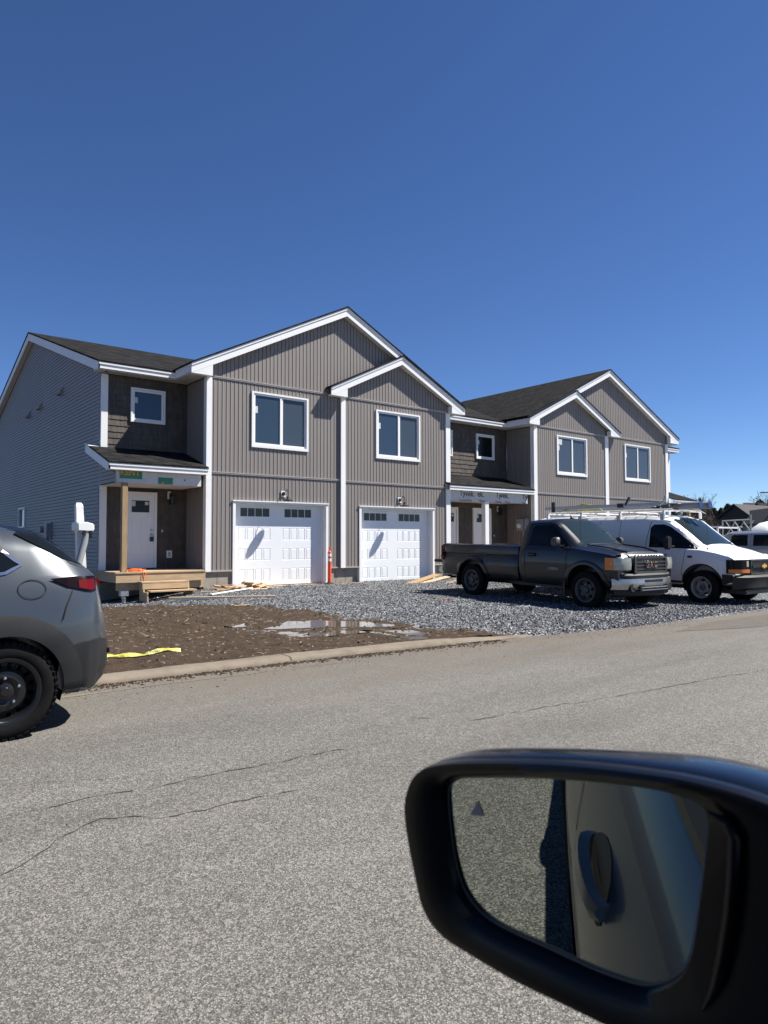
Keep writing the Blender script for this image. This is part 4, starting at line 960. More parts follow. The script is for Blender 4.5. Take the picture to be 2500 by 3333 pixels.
# ------------------------------------------------------------------ vehicles
class Body:
    """lofted body; local x forward, y to the left, z up"""
    def __init__(s, keys, n=14):
        # keys: (x, zb, wb, w, zs, g, gt, zt, crown) bottom z, bottom half width, half width, belt z, greenhouse base/top half width, top z, crown
        s.keys = keys
    def par(s, x):
        K = s.keys
        if x <= K[0][0]: return K[0][1:]
        for a, b in zip(K, K[1:]):
            if x <= b[0]:
                t = (x-a[0])/(b[0]-a[0]); return tuple(p+(q-p)*t for p, q in zip(a[1:], b[1:]))
        return K[-1][1:]
    def sec(s, x):
        zb, wb, w, zs, g, gt, zt, cr = s.par(x); h = zs-zb
        return [(0, zb), (wb*0.9, zb), (wb, zb+0.03), (w-0.02, zb+h*0.28), (w, zb+h*0.48), (w-0.004, zb+h*0.68), (w-0.022, zb+h*0.88), (w-0.05, zs),
                (g, zs+(zt-zs)*0.06), ((g+gt)/2+0.015, zs+(zt-zs)*0.55), (gt, zt-(zt-zs)*0.10), (gt-0.07, zt-(zt-zs)*0.02), (gt*0.5, zt+cr*0.8), (0, zt+cr)]
    def side(s, x, z):
        S = s.sec(x)[1:]
        for (y0, z0), (y1, z1) in zip(S, S[1:]):
            if z0-1e-6 <= z <= z1+1e-6 and z1 > z0: return y0+(y1-y0)*(z-z0)/(z1-z0)
        return S[-1][0] if z > S[-1][1] else S[0][0]
    def top(s, x, y):
        S = s.sec(x)[7:]; y = abs(y)
        for (y0, z0), (y1, z1) in zip(S, S[1:]):
            if y1-1e-6 <= y <= y0+1e-6 and y0 > y1: return z0+(z1-z0)*(y0-y)/(y0-y1)
        return S[-1][1]
    def mesh(s, step=0.08):
        xs = []; K = s.keys
        for a, b in zip(K, K[1:]):
            n = max(1, int((b[0]-a[0])/step)); xs += [a[0]+(b[0]-a[0])*i/n for i in range(n)]
        xs.append(K[-1][0]); mb = MB(); rows = []
        for x in xs:
            S = s.sec(x); rows.append([(x, y, z) for y, z in S] + [(x, -y, z) for y, z in S[-2:0:-1]])
        n = len(rows[0])
        for r in rows: mb.v += r
        for i in range(len(rows)-1):
            for j in range(n):
                mb.f.append((i*n+j, i*n+(j+1) % n, (i+1)*n+(j+1) % n, (i+1)*n+j)); mb.m.append(0)
        mb.f.append(tuple(range(n-1, -1, -1))); mb.m.append(0); e = (len(rows)-1)*n; mb.f.append(tuple(e+j for j in range(n))); mb.m.append(0)
        return mb
    def patch(s, poly, off=0.004, sg=1, nx=14, nz=6, thick=0.0):
        """polygon (x,z) draped on the flank; sg=+1 left flank, -1 right"""
        mb = MB(); xs_ = [p[0] for p in poly]; x0, x1 = min(xs_), max(xs_); rows = []
        cr = sorted({round(p[0], 4) for p in poly}); xs = sorted(set(cr) | {x0+(x1-x0)*i/nx for i in range(nx+1)})
        for x in xs:
            xx = min(max(x, x0+1e-4), x1-1e-4); hit = []
            for (a, b), (c, d) in zip(poly, poly[1:]+poly[:1]):
                if (a <= xx < c) or (c <= xx < a): hit.append(b+(d-b)*(xx-a)/(c-a))
            if len(hit) < 2: continue
            lo, hi_ = min(hit), max(hit); rows.append([(x, sg*(s.side(x, lo+(hi_-lo)*k/nz)+off), lo+(hi_-lo)*k/nz) for k in range(nz+1)])
        mb.grid(rows); return mb
    def seam(s, pts, wd=0.006, sg=1, off=0.002, mb=None):
        mb = mb or MB(); P = []
        for (a, b), (c, d) in zip(pts, pts[1:]):
            n = max(1, int(math.hypot(c-a, d-b)/0.05)); P += [(a+(c-a)*i/n, b+(d-b)*i/n) for i in range(n)]
        P.append(pts[-1]); r1 = []; r2 = []
        for i, (x, z) in enumerate(P):
            p, q = P[max(i-1, 0)], P[min(i+1, len(P)-1)]; L = math.hypot(q[0]-p[0], q[1]-p[1]) or 1; nx_, nz_ = -(q[1]-p[1])/L*wd, (q[0]-p[0])/L*wd
            r1.append((x+nx_, sg*(s.side(x+nx_, z+nz_)+off), z+nz_)); r2.append((x-nx_, sg*(s.side(x-nx_, z-nz_)+off), z-nz_))
        mb.grid([r1, r2]); return mb
    def toppatch(s, poly, off=0.004, nx=10, ny=8):
        """polygon in (x,y) draped on the top, symmetric: list of (x, half width)"""
        mb = MB(); rows = []; xs = [p[0] for p in poly]
        X = sorted({xs[0]+(xs[-1]-xs[0])*i/nx for i in range(nx+1)} | set(xs))
        for x in X:
            for (a, b), (c, d) in zip(poly, poly[1:]):
                if a <= x <= c: hw = b+(d-b)*(x-a)/(c-a); break
            rows.append([(x, hw*(2*k/ny-1), s.top(x, hw*(2*k/ny-1))+off) for k in range(ny+1)])
        mb.grid(rows); return mb
def arch_cut(b, cx, r, cz, ws, depth=0.34, w=1.3):
    for sg in (1, -1):
        c = MB(); c.lathe([(r, sg*(ws-depth)), (r, sg*w)], (cx, 0, cz), 'y', 40); boolean(b, c)
def liner(root_b, cx, r, cz, ws, depth=0.34):
    for sg in (1, -1):
        m_ = MB(); m_.lathe([(0.001, sg*(ws-depth+0.004)), (r-0.004, sg*(ws-depth+0.004)), (r-0.004, sg*(ws-0.03))], (cx, 0, cz), 'y', 40, cap=False)
        v = m_.v; fs = [(f, k) for f, k in zip(m_.f, m_.m) if all(v[i][2] > cz-0.14 for i in f)]; m_.f = [f for f, k in fs]; m_.m = [k for f, k in fs]
        m_.build('wheel_liner', mt['black'], root_b, recalc=False)
def wheel(root, x, y, Rr, wd, rim_r, style, sg, rimmat, tread=0):
    """sg: +1 outer face towards +y"""
    t = MB(); prof = [(rim_r, -wd*0.42), (rim_r+0.02, -wd*0.48), ((rim_r+Rr)/2, -wd*0.52), (Rr-0.03, -wd*0.47), (Rr-0.006, -wd*0.40), (Rr, -wd*0.2), (Rr, wd*0.2), (Rr-0.006, wd*0.40), (Rr-0.03, wd*0.47), ((rim_r+Rr)/2, wd*0.52), (rim_r+0.02, wd*0.48), (rim_r, wd*0.42)]
    t.lathe(prof, (x, y, Rr), 'y', 56, cap=False)
    if tread:
        for k in range(tread):
            a = 2*math.pi*k/tread; rot = Matrix.Rotation(-a, 3, 'Y')
            for q in (-0.33, -0.11, 0.11, 0.33, 0.455): t.obox(Vector((x, y+q*wd, Rr)) + rot @ Vector((Rr-(0.012 if abs(q) > .4 else 0), 0, 0)), (0.012, wd*(0.16 if abs(q) < .4 else .07), 2*math.pi*Rr/tread*0.62), rot @ Matrix.Rotation(0.25 if q > 0 else -0.25, 3, 'X'))
    W_ = empty('wheel', (x, y, Rr), 0, local=True); W_.parent = root
    # the wheel empty sits at the hub: shift its meshes there
    def put(mb, name, m, **k):
        mb.v = [(a-x, b-y, c-Rr) for a, b, c in mb.v]; return mb.build(name, m, W_, split=False, **k)
    put(t, 'tyre', mt['tyre'], smooth=45)
    r = MB(); o = sg
    r.lathe([(rim_r+0.012, o*wd*0.44), (rim_r+0.014, o*wd*0.47), (rim_r-0.004, o*wd*0.47), (rim_r-0.02, o*wd*0.40), (rim_r-0.03, o*wd*0.15), (rim_r-0.028, -o*wd*0.3), (rim_r-0.04, -o*wd*0.3)], (x, y, Rr), 'y', 48, cap=False)
    put(r, 'rim', rimmat, smooth=50)
    f0 = o*wd*0.14; f1 = o*wd*0.30
    d = MB(); d.lathe([(rim_r-0.022, f0-o*0.012), (rim_r-0.022, f0), (rim_r-0.05, f0+o*0.004), (rim_r*0.62, f1), (rim_r*0.45, f1+o*0.004), (rim_r*0.33, f1-o*0.012), (rim_r*0.30, f1-o*0.012), (rim_r*0.30, f1-o*0.03), (rim_r*0.6, f0-o*0.0), (rim_r-0.05, f0-o*0.012)], (0, 0, 0), 'y', 48, cap=False)
    n = len(d.v)//48
    for k in range(48): d.f.append((k, (k+1) % 48, (n-1)*48+(k+1) % 48, (n-1)*48+k)); d.m.append(0)
    dd = d.build('disc', rimmat, W_, split=False)
    holes = {'holes': (16, 0.80, 0.019, 1.0), 'six': (6, 0.66, 0.036, 0.85), 'van': (5, 0.70, 0.030, 1.5)}[style]
    for k in range(holes[0]):
        a = 2*math.pi*k/holes[0]+0.2; c = MB(); cr = rim_r*holes[1]; hr = holes[2]; ring = []
        for j in range(14):
            t_ = 2*math.pi*j/14; rr = cr+hr*math.cos(t_)*(1.15 if style == 'six' else 1); tt = hr*holes[3]*math.sin(t_)
            ring.append((rr*math.cos(a)-tt*math.sin(a), rr*math.sin(a)+tt*math.cos(a)))
        c.prism(ring, -wd, wd, 'y'); boolean(dd, c)
    dd.data.polygons.foreach_set('use_smooth', [True]*len(dd.data.polygons)); dd.data.set_sharp_from_angle(angle=R(35))
    hb = MB(); hb.lathe([(rim_r*0.28, f1-o*0.012), (rim_r*0.26, f1+o*0.018), (rim_r*0.14, f1+o*0.024), (rim_r*0.13, f1+o*0.03), (0.0, f1+o*0.03)], (0, 0, 0), 'y', 24, cap=False)
    hb.build('hub', mt['rim_grey'] if style != 'holes' else mt['rim_black'], W_, smooth=40, split=False)
    ln = MB(); nn = 5 if style == 'holes' else (6 if style == 'six' else 8)
    for k in range(nn):
        a = 2*math.pi*k/nn+0.3; rr = rim_r*(0.42 if style == 'holes' else .22); ln.lathe([(0.012, f1-o*0.01), (0.011, f1+o*0.022), (0.0, f1+o*0.028)], (rr*math.cos(a), 0, rr*math.sin(a)), 'y', 6, cap=False)
    ln.build('lug_nut', mt['chrome'] if style != 'six' else mt['rim_grey'], W_, split=False)
    # dark brake drum behind the holes
    MB().lathe([(rim_r*0.75, f0-o*0.05), (0.0, f0-o*0.05)], (0, 0, 0), 'y', 24, cap=False).build('brake', mt['black'], W_, split=False)
    return W_
def arch_lip(root, B, cx, cz, r0, r1, a0, a1, off, m, name, sg, n=26):
    mb = MB(); rows = []
    for i in range(n+1):
        a = R(a0+(a1-a0)*i/n); row = []
        for r_, o_ in ((r0, -0.03), (r0, off), ((r0+r1)/2, off+0.004), (r1, off*0.6), (r1, 0.0005)):
            x, z = cx+r_*math.cos(a), cz+r_*math.sin(a); row.append((x, sg*(B.side(x, z)+o_), z))
        rows.append(row)
    mb.grid(rows); return mb.build(name, m, root, smooth=60, recalc=False)

# ---- grey blue crossover parked at the far kerb (rear half in view)
SUVR = empty('crossover', (1.03, 6.44, 0.0), R(180.5), 'grey blue metallic crossover with black steel wheel, rear end showing at the left edge', 'car', local=True)
class Haunch(Body):
    def sec(s, x):
        zb, wb, w, zs, g, gt, zt, cr = s.par(x); h = zs-zb; gt = min(gt+0.045, w-0.125)
        return [(0, zb), (wb*0.9, zb), (wb, zb+0.03), (w-0.02, zb+h*0.28), (w, zb+h*0.50), (w-0.012, zb+h*0.70), (w-0.048, zb+h*0.87), (w-0.085, zs),
                (w-0.098, zs+(zt-zs)*0.06), ((w-0.10+gt)/2+0.02, zs+(zt-zs)*0.55), (gt, zt-(zt-zs)*0.10), (gt-0.08, zt-(zt-zs)*0.02), (gt*0.5, zt+cr*0.8), (0, zt+cr)]
SB_ = Haunch([(-0.80, 0.40, 0.40, 0.50, 0.66, 0.52, 0.50, 0.70, 0.0), (-0.775, 0.30, 0.52, 0.60, 0.80, 0.60, 0.56, 0.84, 0.01), (-0.70, 0.27, 0.62, 0.70, 1.00, 0.66, 0.60, 1.07, 0.01), (-0.65, 0.25, 0.70, 0.775, 1.10, 0.69, 0.62, 1.15, 0.015),
            (-0.57, 0.25, 0.79, 0.838, 1.13, 0.73, 0.60, 1.225, 0.02), (-0.42, 0.26, 0.83, 0.878, 1.14, 0.76, 0.58, 1.36, 0.02), (-0.25, 0.26, 0.84, 0.888, 1.13, 0.77, 0.575, 1.475, 0.025), (0.0, 0.26, 0.85, 0.895, 1.11, 0.78, 0.585, 1.51, 0.03),
            (0.6, 0.22, 0.86, 0.895, 1.06, 0.80, 0.60, 1.525, 0.04), (1.4, 0.22, 0.86, 0.895, 1.02, 0.80, 0.60, 1.50, 0.04), (1.95, 0.22, 0.86, 0.895, 1.00, 0.80, 0.58, 1.34, 0.04), (2.45, 0.22, 0.86, 0.895, 0.985, 0.78, 0.66, 1.04, 0.02),
            (3.2, 0.24, 0.84, 0.87, 0.90, 0.72, 0.55, 0.95, 0.02), (3.52, 0.30, 0.70, 0.78, 0.78, 0.60, 0.45, 0.82, 0.01), (3.58, 0.34, 0.6, 0.70, 0.62, 0.5, 0.4, 0.68, 0.0)])
sb = SB_.mesh(0.07).build('body', mt['suv'], SUVR, smooth=32, split=False)
arch_cut(sb, 0.0, 0.395, 0.345, 0.88, 0.30); arch_cut(sb, 2.655, 0.395, 0.345, 0.87, 0.30)
liner(SUVR, 0.0, 0.395, 0.345, 0.86, 0.30); liner(SUVR, 2.655, 0.395, 0.345, 0.86, 0.30)
for sg in (1, -1):
    for cx in (0.0, 2.655):
        arch_lip(SUVR, SB_, cx, 0.345, 0.390, 0.535, -8 if cx else 18, 190 if cx == 0 else 188, 0.022, mt['blackplastic'], 'arch_cladding', sg)
    SB_.patch([(0.40, 0.22), (0.55, 0.44), (2.2, 0.42), (2.3, 0.22)], 0.018, sg, 30, 4).build('sill_cladding', mt['blackplastic'], SUVR, smooth=50, recalc=False)
    # black lower bumper corner, swept up to the arch
    SB_.patch([(-0.785, 0.335), (-0.78, 0.62), (-0.68, 0.655), (-0.50, 0.64), (-0.36, 0.60), (-0.33, 0.345), (-0.42, 0.27), (-0.66, 0.275)], 0.014, sg, 24, 6).build('bumper_corner', mt['blackplastic'], SUVR, smooth=50, recalc=False)
    tl = SB_.patch([(-0.29, 1.125), (-0.45, 1.138), (-0.64, 1.135), (-0.665, 1.09), (-0.645, 1.02), (-0.60, 1.015), (-0.42, 1.062)], 0.012, sg, 30, 5).build('tail_lamp', mt['reddark'], SUVR, smooth=50, recalc=False)
    SB_.patch([(-0.50, 1.110), (-0.635, 1.112), (-0.64, 1.035), (-0.595, 1.03), (-0.50, 1.052)], 0.0165, sg, 20, 4).build('tail_lens', mt['red'], tl, smooth=50, recalc=False)
    sm = MB()
    SB_.seam([(-0.455, 1.04), (-0.40, 0.92), (-0.37, 0.82)], 0.004, sg, 0.008, sm)
    SB_.seam([(0.16, 0.72), (0.17, 0.95), (0.05, 1.05), (0.10, 1.20)], 0.0045, sg, 0.0025, sm)
    if sg == 1:
        c_ = [(-0.17+0.094*math.cos(R(a)), 1.055+0.067*math.sin(R(a))) for a in range(0, 361, 15)]; SB_.seam(c_, 0.0036, sg, 0.006, sm)
    SB_.seam([(-0.33, 1.335), (-0.45, 1.24), (-0.55, 1.20), (-0.70, 1.168)], 0.004, sg, 0.003, sm)
    sm.build('panel_gap', mt['seam'], SUVR, recalc=False, split=False)
    SB_.patch([(0.0, 1.19), (-0.09, 1.235), (0.02, 1.32), (0.12, 1.40), (1.2, 1.44), (1.75, 1.30), (1.98, 1.06), (1.0, 1.10), (0.3, 1.15)], 0.004, sg, 40, 5).build('side_window', mt['glass_dark'], SUVR, smooth=50, recalc=False)
    tm = MB(); SB_.seam([(1.0, 1.09), (0.3, 1.135), (0.0, 1.175), (-0.105, 1.232), (0.015, 1.335)], 0.011, sg, 0.008, tm); tm.build('window_trim', mt['chrome'], SUVR, recalc=False, split=False)
SB_.toppatch([(-0.62, 0.60), (-0.30, 0.52), (-0.22, 0.50)], 0.005).build('rear_window', mt['glass_dark'], SUVR, smooth=50, recalc=False)
for sg in (1, -1):   # dark quarter panel beside the rear glass
    SB_.patch([(-0.08, 1.46), (-0.19, 1.395), (-0.40, 1.275), (-0.54, 1.225), (-0.60, 1.218), (-0.42, 1.352), (-0.25, 1.468), (-0.12, 1.49)], 0.012, sg, 24, 4).build('glass_edge', mt['glass_dark'], SUVR, smooth=50, recalc=False)
spm = MB(); rows = []
for i, (x, z, w_, t_) in enumerate([(0.16, 1.548, 0.52, 0.012), (0.05, 1.543, 0.55, 0.022), (-0.10, 1.532, 0.57, 0.035), (-0.20, 1.516, 0.575, 0.034), (-0.24, 1.503, 0.56, 0.012)]):
    rows.append([(x, y*w_, z-abs(y)**3*0.045+dz) for y, dz in [(k/6-1, 0) for k in range(13)]+[(1-k/6, -t_*1.4) for k in range(13)]])
spm.grid(rows); spm.build('roof_spoiler', mt['owncar'], SUVR, smooth=40, split=False)
sr = MB(); rows = []
for y in [k/16*1.62-0.81 for k in range(17)]:
    e = (abs(y)/0.81)**4*0.30
    rows.append([(-0.81+e, y, 0.32), (-0.855+e, y, 0.40), (-0.86+e, y, 0.60), (-0.845+e, y, 0.635), (-0.74+e, y, 0.665)])
sr.grid(rows); sr.build('rear_bumper', mt['blackplastic'], SUVR, smooth=50)
rt = MB(); rows = []
for y in [k/14*1.5-0.75 for k in range(15)]:
    e = (abs(y)/0.75)**4*0.20; rows.append([(-0.665+e, y, 1.145), (-0.70+e, y, 1.10), (-0.715+e, y, 0.95), (-0.73+e, y, 0.80), (-0.785+e*1.2, y, 0.70), (-0.785+e, y, 0.66)])
rt.grid(rows); rt.build('tailgate', mt['suv'], SUVR, smooth=50)
for sg in (1, -1):
    MB().box(-0.715, -0.65, sg*0.34, sg*0.60, 1.035, 1.11).build('tail_lamp', mt['red'], SUVR, bevel=0.01)
    MB().box(-0.80, -0.74, sg*0.46, sg*0.60, 0.51, 0.545).build('reflector', mt['reddark'], SUVR)
MB().tube([(-0.63, -0.1, 1.222), (-0.60, 0.02, 1.25), (-0.50, 0.30, 1.325)], 0.012, 6).lathe([(0.03, 1.20), (0.03, 1.25), (0.0, 1.26)], (-0.64, -0.1, 0), 'z', 10, cap=False).build('rear_wiper', mt['black'], SUVR)
MB().tube([(0.1, 0.50, 1.56), (0.5, 0.51, 1.585), (1.2, 0.51, 1.57), (1.5, 0.50, 1.53)], 0.012, 6).build('roof_rail', mt['black'], SUVR)
for x, y, sg in ((0.0, 0.775, 1), (0.0, -0.775, -1), (2.655, 0.775, 1), (2.655, -0.775, -1)):
    wl = wheel(SUVR, x, y, 0.345, 0.215, 0.222, 'holes', sg, mt['rim_black'], 44 if sg > 0 else 0)
for (tx, a0, rr, s_) in (('TIGER PAW', -35, 0.272, 0.040), ('UNIROYAL', 75, 0.272, 0.040)):
    for i, ch in enumerate(tx):
        if ch == ' ': continue
        a = R(a0 - i*8.5) if True else 0
        # letters stand round the sidewall, seen from the left flank
        px_, pz_ = rr*math.cos(a), rr*math.sin(a)
        text_part('sidewall_lettering', ch, s_, mt['rim_grey'], SUVR, (-px_, 0.775+0.1125, 0.345+pz_), (-math.sin(a+0)*-1*-1, 0, -math.cos(a)), (-math.cos(a), 0, math.sin(a)), 0.002) if False else None

# ---- dark regular cab pickup with a long bed, tailgate down
PU = empty('pickup_truck', (13.31, 8.80, -0.005), R(-92.2), 'dark charcoal single cab pickup with long bed, lowered tailgate and dented rear fender', 'pickup truck', local=True)
PB = Body([(-1.83, 0.44, 0.90, 0.985, 1.235, 0.90, 0.74, 1.76, 0.02), (-1.72, 0.42, 0.92, 1.0, 1.25, 0.92, 0.76, 1.83, 0.035), (-1.10, 0.42, 0.92, 1.0, 1.25, 0.92, 0.765, 1.845, 0.04), (-0.95, 0.42, 0.92, 1.0, 1.25, 0.92, 0.755, 1.81, 0.04),
           (-0.30, 0.42, 0.92, 1.0, 1.235, 0.90, 0.72, 1.30, 0.03), (0.0, 0.44, 0.92, 1.005, 1.20, 0.88, 0.70, 1.265, 0.035), (0.45, 0.44, 0.90, 1.0, 1.15, 0.86, 0.68, 1.215, 0.03), (0.66, 0.46, 0.88, 0.975, 1.11, 0.82, 0.66, 1.17, 0.025), (0.745, 0.50, 0.84, 0.93, 1.05, 0.80, 0.62, 1.09, 0.015)])
pb = PB.mesh(0.09).build('cab', mt['pickup'], PU, smooth=30, split=False)
arch_cut(pb, 0.0, 0.475, 0.44, 0.99, 0.34); liner(PU, 0.0, 0.475, 0.44, 0.98, 0.34)
BB = Body([(-4.50, 0.50, 0.88, 0.955, 1.02, 0.93, 0.935, 1.255, 0.0), (-4.42, 0.46, 0.93, 0.99, 1.02, 0.965, 0.955, 1.265, 0.0), (-1.95, 0.44, 0.93, 1.0, 1.02, 0.975, 0.955, 1.265, 0.0), (-1.87, 0.44, 0.92, 0.98, 1.02, 0.955, 0.94, 1.26, 0.0)])
bb = BB.mesh(0.1).build('bed', mt['pickup'], PU, smooth=30, split=False)
c = MB(); c.box(-4.7, -1.93, -0.86, 0.86, 0.78, 2.0); boolean(bb, c)
arch_cut(bb, -3.378, 0.475, 0.42, 0.98, 0.12); liner(PU, -3.378, 0.475, 0.42, 0.97, 0.12)
for sg in (1, -1):
    arch_lip(PU, PB, 0.0, 0.44, 0.470, 0.56, 5, 178, 0.028, mt['pickup'], 'fender_flare', sg)
    arch_lip(PU, BB, -3.378, 0.42, 0.470, 0.57, 5, 178, 0.028, mt['pickup'], 'fender_flare', sg)
    PB.patch([(-1.60, 1.275), (-1.56, 1.66), (-1.48, 1.725), (-1.05, 1.725), (-0.95, 1.69), (-0.50, 1.30), (-0.52, 1.275)], 0.005, sg, 24, 6).build('side_window', mt['glass_dark'], PU, smooth=50, recalc=False)
    sm = MB(); PB.seam([(-0.50, 0.52), (-0.49, 1.0), (-0.47, 1.24), (-0.98, 1.715), (-1.10, 1.765), (-1.50, 1.765), (-1.63, 1.70), (-1.66, 1.2), (-1.64, 0.60), (-1.58, 0.52), (-0.50, 0.52)], 0.006, sg, 0.003, sm)
    sm.build('door_gap', mt['seam'], PU, recalc=False, split=False)
    h = MB(); h.box(-1.55, -1.33, sg*1.012, sg*1.035, 1.055, 1.085); h.box(-1.53, -1.50, sg*0.99, sg*1.02, 1.06, 1.08); h.box(-1.38, -1.35, sg*0.99, sg*1.02, 1.06, 1.08); h.build('door_handle', mt['black'], PU, bevel=0.006)
    PB.patch([(-1.56, 1.03), (-1.56, 1.11), (-1.32, 1.11), (-1.32, 1.03)], 0.003, sg, 6, 3).build('handle_recess', mt['seam'], PU, recalc=False)
    m_ = MB(); pts = []
    for zz, wd_ in ((1.27, 0.10), (1.30, 0.135), (1.38, 0.14), (1.44, 0.12), (1.465, 0.07)):
        pts.append([(-0.66+ax*0.085*(wd_/0.14), sg*(1.06+ay*wd_), zz) for ax, ay in ((1, 0.1), (0.9, 0.9), (0.2, 1.0), (-0.8, 0.95), (-1, 0.5), (-0.8, 0), (0.3, -0.1), (1, 0.1))])
    m_.grid(pts); m_.face(pts[-1][:-1]); m_.face(pts[0][:-1]); m_.build('wing_mirror', mt['rim_grey'], PU, smooth=60, split=False)
    MB().obox((-0.64, sg*0.99, 1.285), (0.10, 0.18, 0.035), Matrix.Identity(3)).build('mirror_arm', mt['black'], PU)
    fl = MB().box(-0.555, -0.53, sg*0.78, sg*0.985, 0.22, 0.56).box(-3.93, -3.905, sg*0.78, sg*0.98, 0.22, 0.54).build('mud_flap', mt['black'], PU)
    hl = MB(); rows = []
    for i, (x, y) in enumerate(((0.50, 1.012), (0.62, 1.0), (0.74, 0.955), (0.80, 0.87), (0.835, 0.70), (0.845, 0.63))): rows.append([(x, sg*y, 0.83+0.0*i), (x+0.012, sg*(y+0.004), 0.95), (x-0.005, sg*y, 1.07)])
    hl.grid(rows); ho = hl.build('headlamp', mt['lens'], PU, smooth=60)
    am = MB(); am.grid([[(x+0.002, sg*(y+0.006), z) for z in (0.832, 0.95, 1.068)] for x, y in ((0.50, 1.012), (0.62, 1.0), (0.68, 0.98))]); am.build('turn_lens', mt['amber'], ho, smooth=60)
    tl = BB.patch([(-4.49, 0.84), (-4.49, 1.19), (-4.40, 1.20), (-4.37, 0.84)], 0.012, sg, 4, 4).build('tail_lamp', mt['red'], PU, recalc=False)
    MB().box(-4.525, -4.46, sg*0.87, sg*0.972, 0.85, 1.205).build('tail_lens', mt['red'], tl, bevel=0.006)
PB.toppatch([(-0.93, 0.70), (-0.36, 0.80), (-0.31, 0.70)], 0.005).build('windscreen', mt['screen'], PU, smooth=50, recalc=False)
MB().tube([(-0.36, -0.72, 1.33), (-0.40, -0.45, 1.40), (-0.43, -0.15, 1.435)], 0.012, 6).tube([(-0.33, 0.05, 1.345), (-0.38, 0.30, 1.39), (-0.42, 0.62, 1.40)], 0.012, 6).build('windscreen_wiper', mt['black'], PU)
MB().box(-1.80, -1.79, -0.62, 0.62, 1.33, 1.70).build('rear_window', mt['glass_dark'], PU)
MB().tube([(-0.25, -0.82, 1.28), (-0.255, -0.82, 2.05)], 0.004, 5).lathe([(0.018, 1.25), (0.012, 1.29), (0, 1.30)], (-0.25, -0.82, 0), 'z', 8, cap=False).build('aerial', mt['black'], PU)
MB().prism([(-1.22, 1.875), (-1.04, 1.872), (-1.10, 1.90), (-1.155, 1.965), (-1.175, 1.965), (-1.16, 1.90)], -0.02, 0.02, 'y').build('roof_antenna', mt['black'], PU, bevel=0.006)
# hood creases and the peeled white strip along the hood lip
cr = MB()
for sg in (1, -1): cr.tube([(-0.22, sg*0.62, 1.315), (0.30, sg*0.60, 1.262), (0.68, sg*0.52, 1.185)], 0.016, 6)
cr.build('hood_crease', mt['pickup'], PU, smooth=60)
hp = MB(); rows = []; rr_ = random.Random(3)
for k in range(31):
    y = -0.60+k*0.04; x = 0.80-0.02*(y/0.6)**2; j = rr_.uniform(0, 0.012); rows.append([(x-0.055-j, y, 1.138), (x-0.02, y, 1.128), (x+0.006, y, 1.10+j*1.5)])
hp.grid(rows); hp.build('hood_lip', mt['wrap'], PU, smooth=60)
fp = MB(); rr_ = random.Random(8)
for k in range(9):
    y = -0.45+k*0.11+rr_.uniform(-.03, .03); fp.box(0.802, 0.812, y, y+rr_.uniform(.02, .06), 1.108, 1.128)
fp.build('peeled_patch', mt['ink'], PU)
nose = MB(); rows = []
for y in [k/12*1.80-0.90 for k in range(13)]:
    e = (abs(y)/0.9)**3*0.16; rows.append([(0.70, y, 1.135), (0.80-e, y, 1.10), (0.84-e, y, 1.06), (0.84-e, y, 0.80), (0.80-e, y, 0.70), (0.66, y, 0.60)])
nose.grid(rows); nose.build('front_panel', mt['pickup'], PU, smooth=45, split=False)
gr = MB(); frame_ring(gr, -0.565, 0.565, 0.76, 1.085, 0, 0.03, 0.055, 0.045, 0.03)
def yz(mb, X): mb.v = [(X+y, x, z) for x, y, z in mb.v]; return mb
go = yz(gr, 0.855).build('grille_frame', mt['rim_grey'], PU, bevel=0.008, split=False)
MB().box(0.845, 0.858, -0.52, 0.52, 0.80, 1.06).build('grille_mesh', mt['black'], go)
for k, zz in enumerate((0.845, 0.915, 0.985)):
    MB().box(0.862, 0.885, -0.515, 0.515, zz-0.014, zz+0.014).build('grille_bar', mt['rim_grey'], go, bevel=0.006)
text_part('grille_letters', 'GMC', 0.17, mt['chrome'], go, (0.895, -0.215, 0.880), (0, 1, 0), (0, 0, 1), 0.02, 1.1, 0.006)
text_part('grille_letters', 'GMC', 0.17, mt['red'], go, (0.909, -0.215, 0.880), (0, 1, 0), (0, 0, 1), 0.004, 1.1, -0.004)
bm_ = MB(); rows = []
for y in [k/16*1.98-0.99 for k in range(17)]:
    e = (abs(y)/0.99)**4*0.30; rows.append([(0.84-e, y, 0.665), (0.935-e, y, 0.655), (0.95-e, y, 0.60), (0.95-e, y, 0.50), (0.92-e, y, 0.44), (0.82-e, y, 0.43)])
bm_.grid(rows); bo = bm_.build('front_bumper', mt['dullchrome'], PU, smooth=45)
bt = MB(); rows = []
for y in [k/16*1.96-0.98 for k in range(17)]:
    e = (abs(y)/0.98)**4*0.28; rows.append([(0.74-e, y, 0.79), (0.90-e, y, 0.755), (0.925-e, y, 0.72), (0.905-e, y, 0.672), (0.80-e, y, 0.667)])
bt.grid(rows); bt.build('bumper_cap', mt['blackplastic'], PU, smooth=45)
bv = MB(); rows = []
for y in [k/16*1.86-0.93 for k in range(17)]:
    e = (abs(y)/0.93)**4*0.26; rows.append([(0.85-e, y, 0.428), (0.925-e, y, 0.42), (0.90-e, y, 0.33), (0.80-e, y, 0.29), (0.66-e, y, 0.29)])
bv.grid(rows); bv.build('air_dam', mt['blackplastic'], PU, smooth=45)
MB().box(0.945, 0.958, -0.30, 0.30, 0.585, 0.635).build('bumper_slot', mt['seam'], bo)
ii = MB().box(0.93, 0.962, -0.50, 0.50, 0.395, 0.53).build('lower_intake', mt['black'], bo, bevel=0.02)
for zz in (0.43, 0.485): MB().tube([(0.965, -0.44, zz), (0.97, 0.44, zz)], 0.008, 6).build('intake_bar', mt['dullchrome'], ii)
